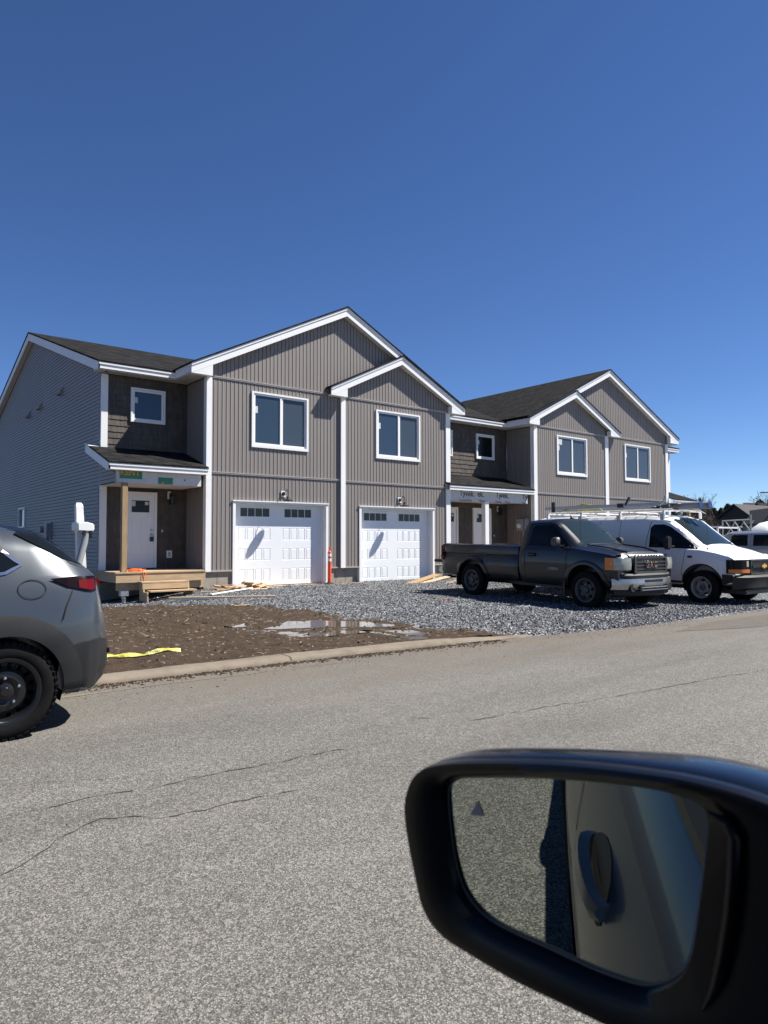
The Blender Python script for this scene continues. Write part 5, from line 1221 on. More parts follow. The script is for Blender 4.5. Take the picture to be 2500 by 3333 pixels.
for sg in (1, -1): MB().lathe([(0.085, 0.82), (0.085, 0.896), (0.075, 0.90), (0.0, 0.89)], (0, sg*0.64, 0.475), 'x', 22, cap=False).build('fog_lamp_hole', mt['seam'], bo)
tg = MB().box(-5.02, -4.52, -0.80, 0.80, 0.755, 0.83).build('tailgate', mt['blackplastic'], PU, bevel=0.02)
for sg in (1, -1): MB().tube([(-4.48, sg*0.82, 1.10), (-4.85, sg*0.79, 0.84)], 0.005, 5).build('tailgate_cable', mt['black'], PU)
MB().box(-4.68, -4.50, -0.92, 0.92, 0.50, 0.66).build('rear_bumper', mt['dullchrome'], PU, bevel=0.03)
MB().box(-4.3, 0.4, -0.45, 0.45, 0.33, 0.46).box(-3.46, -3.30, -0.75, 0.75, 0.32, 0.48).build('chassis', mt['black'], PU)
BB.patch([(-3.30, 0.865), (-3.22, 0.93), (-3.12, 0.925), (-3.02, 0.88), (-2.96, 0.81), (-3.05, 0.80), (-3.2, 0.84)], 0.030, -1, 12, 3).build('rust_hole', mt['seam'], PU, recalc=False)
dn = MB(); BB.seam([(-3.85, 0.75), (-3.80, 0.95), (-3.74, 1.02)], 0.012, -1, 0.006, dn); BB.seam([(-3.62, 0.98), (-3.40, 1.06), (-3.1, 1.08), (-2.9, 1.0), (-2.85, 0.8)], 0.010, -1, 0.006, dn); dn.build('dent', mt['rim_grey'], PU, recalc=False, split=False)
text_part('door_badge', 'SIERRA', 0.085, mt['rim_silver'], PU, (-0.98, -1.006, 0.76), (1, 0, 0), (0, 0, 1), 0.006, 1.15, 0.002)
for x, sg in ((0.0, 1), (0.0, -1), (-3.378, 1), (-3.378, -1)): wheel(PU, x, sg*0.875, 0.385, 0.245, 0.235, 'six', sg, mt['rim_grey'])
PU.rotation_euler = (0, R(1.15), R(-92.2))

# ---- white work van with a ladder rack
VN = empty('work_van', (16.12, 7.80, -0.005), R(-91.5), 'white cargo work van with black bumper and roof ladder rack', 'van', local=True)
VB = Body([(-4.80, 0.50, 0.85, 0.93, 1.15, 0.90, 0.80, 1.93, 0.03), (-4.70, 0.45, 0.92, 0.985, 1.20, 0.95, 0.85, 1.98, 0.05), (-1.45, 0.40, 0.94, 1.0, 1.22, 0.96, 0.85, 1.985, 0.05), (-1.10, 0.40, 0.94, 1.0, 1.22, 0.955, 0.83, 1.95, 0.05), (-0.85, 0.40, 0.94, 1.0, 1.21, 0.95, 0.80, 1.88, 0.05),
           (-0.05, 0.40, 0.93, 0.995, 1.19, 0.90, 0.72, 1.27, 0.04), (0.30, 0.42, 0.92, 0.985, 1.13, 0.86, 0.68, 1.19, 0.035), (0.60, 0.44, 0.90, 0.96, 1.05, 0.82, 0.62, 1.10, 0.02), (0.72, 0.46, 0.86, 0.91, 0.98, 0.78, 0.58, 1.02, 0.01)])
vb = VB.mesh(0.09).build('body', mt['van'], VN, smooth=30, split=False)
arch_cut(vb, 0.0, 0.45, 0.42, 0.985, 0.34); arch_cut(vb, -3.43, 0.45, 0.42, 0.985, 0.34); liner(VN, 0, 0.45, 0.42, 0.97, 0.34); liner(VN, -3.43, 0.45, 0.42, 0.97, 0.34)
for sg in (1, -1):
    VB.patch([(-1.28, 1.245), (-1.26, 1.70), (-1.18, 1.775), (-0.95, 1.775), (-0.80, 1.72), (-0.12, 1.23), (-0.14, 1.215)], 0.005, sg, 24, 6).build('side_window', mt['glass_dark'], VN, smooth=50, recalc=False)
    sm = MB(); VB.seam([(-0.42, 0.48), (-0.46, 0.70), (-0.40, 0.95), (-0.38, 1.21)], 0.005, sg, 0.003, sm); VB.seam([(-1.40, 0.42), (-1.38, 1.2), (-1.26, 1.86)], 0.006, sg, 0.003, sm)
    VB.seam([(-2.1, 0.5), (-2.1, 1.3), (-2.07, 1.88)], 0.004, sg, 0.003, sm); VB.seam([(-2.7, 0.5), (-2.7, 1.3), (-2.68, 1.88)], 0.004, sg, 0.003, sm); VB.seam([(-4.2, 0.9), (-4.2, 1.85)], 0.004, sg, 0.003, sm)
    sm.build('panel_gap', mt['seam'], VN, recalc=False, split=False)
    dr = MB(); VB.seam([(-1.25, 1.885), (-2.5, 1.90), (-4.6, 1.90)], 0.008, sg, 0.006, dr); dr.build('drip_rail', mt['van'], VN, recalc=False)
    MB().box(-0.72, -0.60, sg*1.10, sg*1.30, 1.20, 1.50).build('wing_mirror', mt['blackplastic'], VN, bevel=0.03); MB().tube([(-0.62, sg*0.95, 1.27), (-0.66, sg*1.16, 1.26)], 0.018, 6).build('mirror_arm', mt['blackplastic'], VN)
    MB().box(-0.31, -0.20, sg*0.985, sg*1.004, 1.02, 1.065).build('keyhole_plate' if sg > 0 else 'side_marker', mt['black'], VN, bevel=0.008)
    VB.patch([(-1.38, 0.40), (-1.38, 0.50), (-0.48, 0.50), (-0.46, 0.40)], 0.006, sg, 10, 2).build('rocker_trim', mt['blackplastic'], VN, recalc=False)
    VB.patch([(0.44, 0.46), (0.46, 0.68), (0.72, 0.66), (0.72, 0.46)], 0.012, sg, 8, 3).build('bumper_wrap', mt['blackplastic'], VN, recalc=False)
    hl = MB(); P = ((0.56, 0.985), (0.68, 0.96), (0.78, 0.90), (0.83, 0.78), (0.85, 0.60), (0.855, 0.52)); hl.grid([[(x, sg*y, z) for z in (0.70, 0.84, 0.995 if i > 1 else 0.99)] for i, (x, y) in enumerate(P)])
    ho = hl.build('headlamp_housing', mt['glass_dark'], VN, smooth=60)
    MB().grid([[(x+0.006, sg*(y+0.004), z) for z in (0.715, 0.79)] for x, y in ((0.60, 0.978), (0.68, 0.963), (0.78, 0.903), (0.83, 0.783), (0.85, 0.603), (0.855, 0.54))]).build('turn_lens', mt['amber'], ho, smooth=60)
    MB().grid([[(x+0.006, sg*(y+0.004), z) for z in (0.845, 0.97)] for x, y in ((0.845, 0.68), (0.85, 0.60))]).build('headlamp_bulb', mt['lens'], ho)
    wl = wheel(VN, 0.0, sg*0.875, 0.375, 0.245, 0.225, 'van', sg, mt['rim_silver']); wheel(VN, -3.43, sg*0.875, 0.375, 0.245, 0.225, 'van', sg, mt['rim_silver'])
    arch_lip(VN, VB, 0.0, 0.42, 0.446, 0.475, 0, 180, 0.008, mt['blackplastic'], 'arch_trim', sg)
VB.toppatch([(-0.86, 0.74), (-0.12, 0.84), (-0.07, 0.74)], 0.005).build('windscreen', mt['screen'], VN, smooth=50, recalc=False)
MB().tube([(-0.10, -0.66, 1.29), (-0.14, -0.35, 1.36), (-0.16, -0.05, 1.385)], 0.012, 6).tube([(-0.08, 0.08, 1.31), (-0.12, 0.36, 1.355), (-0.16, 0.66, 1.36)], 0.012, 6).build('windscreen_wiper', mt['black'], VN)
MB().tube([(0.06, -0.80, 1.22), (0.05, -0.80, 1.95)], 0.004, 5).lathe([(0.02, 1.20), (0.012, 1.235), (0, 1.24)], (0.06, -0.80, 0), 'z', 8, cap=False).build('aerial', mt['black'], VN)
nz_ = MB(); rows = []
for y in [k/12*1.80-0.90 for k in range(13)]:
    e = (abs(y)/0.9)**3*0.14; rows.append([(0.55, y, 1.12-0.03*abs(y)), (0.74-e, y, 1.065-0.03*abs(y)), (0.82-e, y, 1.03-0.02*abs(y)), (0.835-e, y, 1.0-0.02*abs(y))])
nz_.grid(rows); nz_.build('hood_front', mt['van'], VN, smooth=60)
g = MB(); frame_ring(g, -0.54, 0.54, 0.68, 1.00, 0, 0.03, 0.03, 0.03, 0.03); go = yz(g, 0.845).build('grille_frame', mt['rim_grey'], VN, split=False)
MB().box(0.80, 0.856, -0.51, 0.51, 0.70, 0.98).build('grille_mesh', mt['black'], go)
MB().box(0.857, 0.892, -0.51, 0.51, 0.815, 0.885).build('grille_bar', mt['blackplastic'], go, bevel=0.01)
sl = MB()
for k in range(34): sl.box(0.857, 0.868, -0.50+k*0.030, -0.488+k*0.030, 0.895, 0.968)
for k in range(34): sl.box(0.857, 0.868, -0.50+k*0.030, -0.488+k*0.030, 0.715, 0.805)
sl.build('grille_slats', mt['rim_grey'], go, split=False)
bw = [(-0.115, -0.025), (-0.03, -0.025), (-0.045, -0.05), (0.03, -0.05), (0.045, -0.025), (0.115, -0.025), (0.1, 0.025), (0.03, 0.025), (0.045, 0.05), (-0.03, 0.05), (-0.045, 0.025), (-0.1, 0.025)]
MB().prism([(a, 0.85+b) for a, b in bw], 0.893, 0.905, 'x').build('bowtie_badge', mt['gold'], go)
bm_ = MB(); rows = []
for y in [k/16*2.0-1.0 for k in range(17)]:
    e = (abs(y)/1.0)**4*0.24; rows.append([(0.74-e, y, 0.675), (0.90-e, y, 0.665), (0.955-e, y, 0.62), (0.95-e, y, 0.585), (0.94-e, y, 0.565), (0.94-e, y, 0.40), (0.90-e, y, 0.36), (0.70-e, y, 0.34)])
bm_.grid(rows); bo = bm_.build('front_bumper', mt['blackplastic'], VN, smooth=40)
MB().box(0.30, 0.88, -0.78, 0.78, 0.26, 0.345).build('air_dam', mt['black'], VN, bevel=0.02)
pl_ = MB().box(0.958, 0.966, 0.10, 0.40, 0.415, 0.565).build('number_plate', mt['white'], VN)
text_part('plate_number', 'TP 174', 0.085, mt['ink'], pl_, (0.968, 0.115, 0.44), (0, 1, 0), (0, 0, 1), 0.002, 0.95); MB().box(0.966, 0.968, 0.14, 0.36, 0.54, 0.556).build('plate_band', mt['ink'], pl_)
MB().box(-4.6, 0.3, -0.5, 0.5, 0.30, 0.42).box(-3.5, -3.36, -0.75, 0.75, 0.31, 0.45).build('chassis', mt['black'], VN)
MB().box(-4.92, -4.78, -0.92, 0.92, 0.45, 0.62).build('rear_bumper', mt['blackplastic'], VN, bevel=0.02)
# roof rack is bolted on the van
rk_ = MB()
for x in (-0.98, -2.15, -3.3, -4.4):
    rk_.box(x-0.02, x+0.02, -0.80, 0.80, 2.085, 2.11)
    for sg in (1, -1): rk_.box(x-0.025, x+0.025, sg*0.78, sg*0.83, 1.93, 2.085)
for sg in (1, -1): rk_.tube([(-0.75, sg*0.62, 2.05), (-0.90, sg*0.62, 2.14), (-4.5, sg*0.62, 2.14)], 0.012, 6)
rk_.build('roof_rack', mt['white'], VN, split=False)
cl = MB()
for x in (-0.98, -2.15, -3.3): cl.box(x-0.045, x+0.045, -0.89, -0.84, 1.90, 2.02)
cl.build('rack_clamp', mt['steel'], VN)
VN.rotation_euler = (0, R(0.3), R(-91.5))
vm = Matrix.Translation(VN.location) @ VN.rotation_euler.to_matrix().to_4x4()
def onvan(name, mb, m, label, cat, **k):
    e = mb.build(name, m, None, **k); e.matrix_world = vm; tag(e, label, cat); return e
lad = MB()
for sy in (-0.74, -0.36): lad.box(-4.55, -1.10, sy-0.018, sy+0.018, 2.215, 2.295)
for k in range(12): lad.tube([(-4.4+k*0.28, -0.74, 2.255), (-4.4+k*0.28, -0.36, 2.255)], 0.014, 6)
lad.tube([(-1.12, -0.74, 2.26), (-1.02, -0.74, 2.30), (-0.98, -0.74, 2.46)], 0.022, 8)
onvan('ladder', lad, mt['steel'], 'grey metal ladder lying on the near side of the van roof rack', 'ladder')
pp = MB(); pp.tube([(-1.30, 0.05, 2.24), (-0.56, 0.05, 2.235)], 0.085, 14)
po = onvan('conduit_tube', pp, mt['pipe'], 'thick grey conduit tube with blue end cap on the van rack', 'tube', smooth=50)
cc = MB().tube([(-0.559, 0.05, 2.235), (-0.54, 0.05, 2.235)], 0.09, 14).build('end_cap', mt['blue'], po)
pp = MB(); pp.tube([(-1.28, 0.28, 2.24), (-0.46, 0.28, 2.235)], 0.085, 14)
po = onvan('conduit_tube', pp, mt['pipe'], 'far grey conduit tube reaching furthest forward on the van rack', 'tube', smooth=50)
MB().tube([(-0.459, 0.28, 2.235), (-0.44, 0.28, 2.235)], 0.09, 14).build('end_cap', mt['blue'], po)
pp = MB(); pp.tube([(-4.6, -0.15, 2.20), (-1.2, -0.15, 2.20)], 0.055, 10)
for k in range(8): pp.tube([(-4.3+k*0.42, -0.15, 2.20), (-4.26+k*0.42, -0.15, 2.20)], 0.062, 10)
onvan('pipe_bundle', pp, mt['pipe'], 'long jointed grey pipe lying along the middle of the van rack', 'pipe', smooth=50, split=False)
cb = MB(); rr_ = random.Random(2)
for k in range(16): cb.tube([(-1.35+rr_.uniform(-.25, .3), -0.3+rr_.uniform(-.2, .3), 2.14+rr_.uniform(0, .16)) for _ in range(3)], 0.012, 5)
for a in range(3): cb.tube([(-1.15+a*0.03+0.13*math.cos(t*0.7), -0.1+0.13*math.sin(t*.7), 2.27) for t in range(10)], 0.014, 6)
onvan('cable_tangle', cb, mt['black'], 'tangle of black cable on top of the van ladder rack', 'cable', split=False)
cb = MB(); cb.tube([(-3.95, -0.75, 2.18), (-3.6, -0.70, 2.24), (-3.3, -0.74, 2.33), (-3.1, -0.70, 2.30)], 0.020, 6).tube([(-3.5, -0.70, 2.18), (-3.1, -0.66, 2.17), (-2.85, -0.68, 2.22), (-2.8, -0.6, 2.15)], 0.016, 6)
onvan('yellow_strap', cb, mt['yellow'], 'yellow strap tied round the rear of the van rack', 'strap', split=False)
cb = MB(); cb.box(-4.30, -4.22, -0.78, -0.72, 2.14, 2.42).box(-2.25, -2.1, -0.78, -0.68, 2.20, 2.31).obox((-1.98, -0.74, 2.36), (0.05, 0.05, 0.22), Matrix.Rotation(0.5, 3, 'Y'))
for i, q in enumerate(cb.pieces() or [cb]): onvan('ladder_clamp', q, mt['black'], ['black upright ladder clamp at the rear of the van rack', 'black ladder clamp at the middle of the van rack', 'black ladder clamp leaning over the middle of the van rack'][i % 3], 'clamp', split=False)

# ---- silver crew cab pickup behind the van
SR = empty('pickup_truck', (29.6, 10.6, -0.15), R(-92), 'silver crew cab pickup with ladder rack, parked beyond the white van at the right edge', 'pickup truck', local=True)
QB = Body([(-5.2, 0.6, 0.90, 0.96, 1.25, 0.93, 0.92, 1.42, 0.0), (-3.35, 0.5, 0.93, 1.0, 1.25, 0.95, 0.92, 1.42, 0.0), (-3.30, 0.5, 0.93, 1.0, 1.28, 0.93, 0.78, 1.80, 0.03), (-3.15, 0.5, 0.93, 1.0, 1.28, 0.93, 0.80, 1.87, 0.05), (-1.6, 0.5, 0.93, 1.0, 1.28, 0.93, 0.80, 1.89, 0.05), (-1.3, 0.5, 0.93, 1.0, 1.28, 0.93, 0.79, 1.84, 0.05), (-0.45, 0.5, 0.93, 1.0, 1.26, 0.9, 0.72, 1.36, 0.04), (0.5, 0.5, 0.92, 0.99, 1.20, 0.86, 0.68, 1.28, 0.03), (0.85, 0.5, 0.88, 0.93, 1.10, 0.8, 0.6, 1.16, 0.02)])
qb = QB.mesh(0.12).build('body', mt['silver'], SR, smooth=30, split=False)
arch_cut(qb, 0.0, 0.48, 0.45, 0.98, 0.3); arch_cut(qb, -3.85, 0.48, 0.45, 0.98, 0.3); liner(SR, 0, 0.48, 0.45, 0.97, 0.3); liner(SR, -3.85, 0.48, 0.45, 0.97, 0.3)
for sg in (1, -1):
    QB.patch([(-3.02, 1.33), (-2.98, 1.72), (-2.9, 1.765), (-2.33, 1.765), (-2.30, 1.33)], 0.005, sg, 16, 5).build('side_window', mt['glass_dark'], SR, recalc=False); QB.patch([(-2.10, 1.33), (-2.10, 1.765), (-1.45, 1.765), (-1.30, 1.72), (-0.75, 1.36), (-0.76, 1.33)], 0.005, sg, 16, 5).build('side_window', mt['glass_dark'], SR, recalc=False)
    sm = MB(); QB.seam([(-2.20, 0.6), (-2.2, 1.8)], 0.006, sg, 0.003, sm); QB.seam([(-3.2, 0.6), (-3.2, 1.3)], 0.006, sg, 0.003, sm); QB.seam([(-0.7, 0.6), (-0.7, 1.27)], 0.006, sg, 0.003, sm); sm.build('door_gap', mt['seam'], SR, recalc=False, split=False)
    MB().box(-0.98, -0.86, sg*1.04, sg*1.30, 1.30, 1.48).build('wing_mirror', mt['chrome'], SR, bevel=0.03); MB().box(-1.25, -1.0, sg*1.005, sg*1.02, 1.12, 1.15).build('door_handle', mt['chrome'], SR)
    wheel(SR, 0.0, sg*0.88, 0.39, 0.25, 0.235, 'six', sg, mt['rim_silver']); wheel(SR, -3.85, sg*0.88, 0.39, 0.25, 0.235, 'six', sg, mt['rim_silver'])
QB.toppatch([(-1.25, 0.72), (-0.52, 0.80), (-0.47, 0.7)], 0.005).build('windscreen', mt['glass_pale'], SR, smooth=50, recalc=False)
lr = MB()
for x in (-3.55, -4.9):
    lr.box(x-.03, x+.03, -0.88, 0.88, 2.05, 2.10)
    for sg in (1, -1): lr.box(x-.035, x+.035, sg*0.84, sg*0.90, 1.40, 2.06)
for sg in (1, -1): lr.box(-5.0, -3.4, sg*0.83, sg*0.88, 2.10, 2.14)
lr.build('ladder_rack', mt['white'], SR, split=False)
text_part('door_badge', '3500', 0.11, mt['rim_silver'], SR, (-0.62, -1.006, 1.0), (1, 0, 0), (0, 0, 1), 0.006, 1.1, 0.002)

# ------------------------------------------------------------------ the car the photograph is taken from
OC = empty('crossover', (-1.648, 0.049, 0.0), R(-20), 'dark blue car in the foreground whose door mirror fills the lower right', 'car', local=True)
class OwnBody(Body):
    def sec(s, x):
        w, zb, zs = s.par(x)[0], s.par(x)[1], s.par(x)[2]; k = (zs-zb)/0.77
        P = [(0, 0), (w*0.8, 0), (w-0.04, 0), (w-0.012, 0.15), (w, 0.30), (w-0.012, 0.50), (w-0.038, 0.605), (w-0.085, 0.69), (w-0.14, 0.755), (w-0.165, 0.775), (w-0.19, 0.78), (w-0.30, 0.775), (w*0.5, 0.775), (0, 0.775)]
        return [(y, zb+z*k) for y, z in P]
OB = OwnBody([(-0.90, 0.62, 0.40, 0.85), (-0.80, 0.74, 0.30, 0.98), (-0.60, 0.84, 0.25, 1.03), (0.0, 0.89, 0.25, 1.025), (0.6, 0.90, 0.25, 1.02), (2.0, 0.90, 0.25, 1.00), (2.7, 0.89, 0.26, 0.99), (3.3, 0.86, 0.28, 0.93), (3.6, 0.74, 0.34, 0.80), (3.66, 0.66, 0.4, 0.72)])
ob = OB.mesh(0.08).build('body', mt['owncar'], OC, smooth=40, split=False)
arch_cut(ob, 0.0, 0.40, 0.35, 0.90, 0.28); arch_cut(ob, 2.70, 0.40, 0.35, 0.90, 0.28); liner(OC, 0.0, 0.40, 0.35, 0.88, 0.28); liner(OC, 2.7, 0.40, 0.35, 0.88, 0.28)
for sg in (1, -1):
    OB.patch([(0.42, 0.27), (0.50, 0.44), (2.22, 0.44), (2.30, 0.27)], 0.012, sg, 20, 4).build('sill_cladding', mt['blackplastic'], OC, smooth=50, recalc=False)
    sm = MB(); OB.seam([(0.98, 0.46), (0.96, 0.62), (0.90, 0.78), (0.885, 0.90), (0.90, 1.0)], 0.0035, sg, 0.0015, sm); OB.seam([(2.08, 0.46), (2.10, 0.7), (2.10, 0.98)], 0.0035, sg, 0.0015, sm)
    sm.build('door_gap', mt['seam'], OC, recalc=False, split=False)
    for hx in (1.10, 0.10):
        rc = MB(); pts = [(hx+0.10+0.10*math.cos(t*0.393)*1.0, 0.838+0.045*math.sin(t*0.393)) for t in range(16)]
        hp_ = OB.patch(pts, 0.0015, sg, 16, 4).build('handle_recess', mt['seam'], OC, recalc=False)
        hb_ = MB(); pr_ = []
        for t in range(13):
            u_ = t/12; x = hx+0.0+0.205*u_; zz = 0.845; off = 0.008+0.020*math.sin(math.pi*u_)**0.4
            yy = sg*(OB.side(x, zz)+off); hh = 0.012+0.010*math.sin(math.pi*u_)**0.5; pr_.append([(x, yy, zz+hh), (x, yy+sg*0.006, zz), (x, yy, zz-hh), (x, yy-sg*0.017, zz-hh*0.8), (x, yy-sg*0.017, zz+hh*0.8), (x, yy, zz+hh)])
        hb_.grid(pr_); hb_.face(pr_[0][:-1]); hb_.face(pr_[-1][:-1]); hb_.build('door_handle', mt['owncar'], OC, smooth=60, split=False)
    # belt moulding, rear side window, pillars
    tb = MB(); tb.grid([[(x, sg*(OB.par(x)[0]-0.14+dy), OB.sec(x)[8][1]+dz) for dy, dz in ((0.004, 0.002), (0.0, 0.018), (-0.03, 0.022))] for x in [-0.3+0.1*i for i in range(26)]]); tb.build('belt_moulding', mt['black'], OC, smooth=50, recalc=False)
    gl = MB(); gl.grid([[(x, sg*(0.755-(0.175)*t), 1.03+0.53*t) for t in (0, .5, 1)] for x in (-0.35, 0.2, 0.85)]); gl.grid([[(x, sg*(0.75-(0.175)*t), 1.03+0.53*t) for t in (0, .5, 1)] for x in (-0.35, 0.2, 0.85)]); gl.build('rear_side_window', mt['glass_dark'], OC)
    MB().tube([(0.93, sg*0.755, 1.0), (0.97, sg*0.575, 1.575)], 0.035, 8).build('door_pillar', mt['black'], OC, smooth=60)
    MB().tube([(2.72, sg*0.72, 0.99), (2.2, sg*0.62, 1.40), (1.78, sg*0.53, 1.585)], 0.035, 8).build('windscreen_pillar', mt['owncar'], OC, smooth=60)
    MB().tube([(-0.72, sg*0.70, 1.02), (-0.35, sg*0.58, 1.56)], 0.06, 8).build('rear_pillar', mt['owncar'], OC, smooth=60)
    for x in (0.0, 2.70): wheel(OC, x, sg*0.79, 0.345, 0.215, 0.222, 'holes', sg, mt['rim_grey'])
rf_ = MB(); rf_.grid([[(x, y, z+0.035*(1-(y/0.56)**2)) for y in [k*0.112-0.56 for k in range(11)]] for x, z in ((-0.42, 1.55), (0.1, 1.59), (0.9, 1.60), (1.5, 1.595), (1.82, 1.57))])
rf_.grid([[(x, y, z-0.03+0.035*(1-(y/0.56)**2)) for y in [k*0.112-0.56 for k in range(11)]] for x, z in ((-0.42, 1.55), (0.1, 1.59), (0.9, 1.60), (1.5, 1.595), (1.82, 1.57))])
rf_.build('roof', mt['owncar'], OC, smooth=60, split=False)
MB().grid([[(2.74, -0.70, 1.0), (2.80, 0, 1.0), (2.74, 0.70, 1.0)], [(1.83, -0.52, 1.58), (1.87, 0, 1.60), (1.83, 0.52, 1.58)]]).build('windscreen', mt['glass_dark'], OC, recalc=False)
# door mirror: built in the plane of its glass
MC = Vector((0.362, 0.274, 1.192)); mn = Vector((-0.985, -0.165, -0.054)).normalized(); mv = Vector((-0.053, -0.009, 0.999)).normalized(); mu = mv.cross(mn).normalized(); mu = mu if mu.y < 0 else -mu
OCL = Vector(OC.location)
OCR = Matrix.Rotation(R(20), 3, 'Z')
def mp(a, b, d=0.0): return OCR @ (MC + mu*(a/1000) + mv*(b/1000) + mn*d - OCL)
GL = [(-99.8, 25.7), (-98.4, 32.0), (-89.6, 39.5), (-75.1, 43.8), (-19.1, 56.0), (28.7, 63.4), (56.8, 65.9), (72.4, 65.1), (78.0, 62.6), (80.3, 56.7), (78.3, 38.1), (74.2, 10.8), (69.4, -17.1), (65.0, -30.8), (56.7, -42.2), (42.7, -52.3), (31.3, -55.1), (8.7, -56.7), (-23.9, -55.8), (-56.3, -54.9), (-73.5, -51.5), (-87.2, -41.4), (-94.7, -23.7), (-98.7, 2.2)]
OL = [(-130.4, 13.0), (-126.3, 27.2), (-118.9, 38.5), (-106.3, 46.8), (-74.5, 56.2), (-1.9, 70.0), (57.2, 76.8), (88.9, 77.4), (112.8, 74.7), (137.9, 68.1), (152.6, 34.3), (144.4, -32.6), (98.8, -66.7), (58.2, -75.7), (24.6, -77.8), (-8.0, -77.6), (-42.5, -77.4), (-76.6, -74.0), (-101.1, -69.9), (-115.8, -58.0), (-123.5, -32.7), (-129.1, -6.1)]
def closed_spline(P, n):
    # centripetal-ish resampling of a closed outline with Catmull-Rom
    out = []; L = len(P); d = [0]
    for i in range(L): d.append(d[-1]+math.dist(P[i], P[(i+1) % L]))
    for k in range(n):
        s_ = d[-1]*k/n; i = max(j for j in range(L) if d[j] <= s_); t = (s_-d[i])/(d[i+1]-d[i]); p0, p1, p2, p3 = P[i-1], P[i], P[(i+1) % L], P[(i+2) % L]
        la, lb, lc = math.dist(p0, p1), math.dist(p1, p2), math.dist(p2, p3); q = []
        for c_ in (0, 1):
            m1 = (p2[c_]-p0[c_])/(la+lb)*lb; m2 = (p3[c_]-p1[c_])/(lb+lc)*lb; h = t*t*(3-2*t)
            q.append((2*t**3-3*t*t+1)*p1[c_]+(t**3-2*t*t+t)*m1+(-2*t**3+3*t*t)*p2[c_]+(t**3-t*t)*m2)
        out.append(tuple(q))
    return out
n_ = 140; Gs = closed_spline(GL, 192); cen = (-7, 2)
def polar(P, n):
    # radius along n directions from the centre
    out = []
    for k in range(n):
        th = 2*math.pi*k/n; dx, dy = math.cos(th), math.sin(th); best = 0
        for (a, b), (c, d) in zip(P, P[1:]+P[:1]):
            a_, b_, c_, d_ = a-cen[0], b-cen[1], c-cen[0], d-cen[1]; ex_, ey_ = c_-a_, d_-b_; det = -dx*ey_+dy*ex_
            if abs(det) < 1e-9: continue
            t = (-a_*ey_+b_*ex_)/det; u = (dx*b_-dy*a_)/det
            if t > 0 and -1e-6 <= u <= 1+1e-6: best = max(best, t)
        out.append((cen[0]+dx*best, cen[1]+dy*best))
    return out
Gp = polar(Gs, n_); Op = polar(closed_spline(OL, 192), n_)
def ringp(P, dd, ex=0.0, sc=1.0, up=0.0):
    r = []
    for a, b in P:
        L = math.hypot(a-cen[0], b-cen[1]); k = (L*sc+ex)/L; r.append(mp(cen[0]+(a-cen[0])*k, cen[1]+(b-cen[1])*k+up, dd))
    return r+[r[0]]
def mid(P, Q, t): return [(a+(c-a)*t, b+(d-b)*t) for (a, b), (c, d) in zip(P, Q)]
sh = MB()
sh.grid([ringp(Op, 0.0, 0.5), ringp(Op, -0.004, 1.2), ringp(Op, -0.009, 1.5), ringp(Op, -0.010, 0.6)]); hz = sh.build('mirror_lip', mt['mirrorblack'], OC, smooth=60, recalc=True, split=False)
sh = MB(); lastr = ringp(Op, -0.124, -20, 0.35)
sh.grid([ringp(Op, -0.010, 0.4), ringp(Op, -0.011, 1.0), ringp(Op, -0.022, 1.3), ringp(Op, -0.042, -1.0), ringp(Op, -0.068, -7, 0.97), ringp(Op, -0.094, -18, 0.92), ringp(Op, -0.114, -30, 0.8), lastr]); sh.face(lastr[:-1])
hz = sh.build('mirror_housing', mt['mirrorshell'], OC, smooth=70, recalc=True, split=False)
bz = MB(); bz.grid([ringp(Op, 0.0, 0.5), ringp(mid(Op, Gp, 0.25), 0.0012), ringp(mid(Op, Gp, 0.7), -0.003), ringp(Gp, -0.006, 1.2), ringp(Gp, -0.012, 0.3), ringp(Gp, -0.0135, -0.8)]); bz.build('mirror_bezel', mt['mirrorblack'], hz, smooth=60, split=False)
gg = MB(); R0_ = ringp(Gp, -0.0125, 0.2)[:-1]; gg.face(R0_); go_ = gg.build('mirror_glass', mt['mirrorglass'], hz, recalc=False)
ge = MB(); ge.grid([ringp(Gp, -0.0124, 0.3), ringp(Gp, -0.0121, -1.3)]); ge.build('glass_edge', mt['pipe'], go_, recalc=False)
tr = MB(); tr.face([mp(a, b, -0.0119) for a, b in ((-80.8, 15.8), (-68.4, 17.9), (-73.5, 27.2))]); tr.build('warning_symbol', mt['grey_paint'], go_, recalc=False)
rd_ = MB(); rd_.tube([mp(a, b, 0.0005) for a, b in ((83, 64), (92.5, 61), (96.4, 54), (95, 33), (92.7, 13), (88.5, -10), (84.0, -28), (77, -44))], [0.001, 0.003, 0.0038, 0.0038, 0.0038, 0.0035, 0.003, 0.001], 8)
rd_.build('bezel_ridge', mt['mirrorblack'], hz, smooth=60, split=False)
ft = MB()
for i in range(1): ft.grid([[mp(118, 52, -0.03), mp(118, 52, -0.10), mp(118, -50, -0.10), mp(118, -50, -0.03), mp(118, 52, -0.03)], [mp(185, 40, -0.045), mp(185, 40, -0.12), mp(185, -75, -0.12), mp(185, -75, -0.045), mp(185, 40, -0.045)], [mp(240, -10, -0.045), mp(240, -10, -0.12), mp(240, -120, -0.12), mp(240, -120, -0.045), mp(240, -10, -0.045)]])
ft.build('mirror_foot', mt['mirrorblack'], OC, smooth=60)
# tiny chrome beads added to the cap to imitate sun glints
dp = MB(); rr_ = random.Random(4)
for a, b in ((100, 72.5), (112, 70.0)): c_ = mp(a, b, -0.010); dp.lathe([(0.0001, -0.0011), (0.0016, -0.0004), (0.0018, 0.0004), (0.0001, 0.0014)], c_+mv*0.003, 'z', 10)
dp.build('glint_bead', mt['chrome'], hz, smooth=80, split=False)

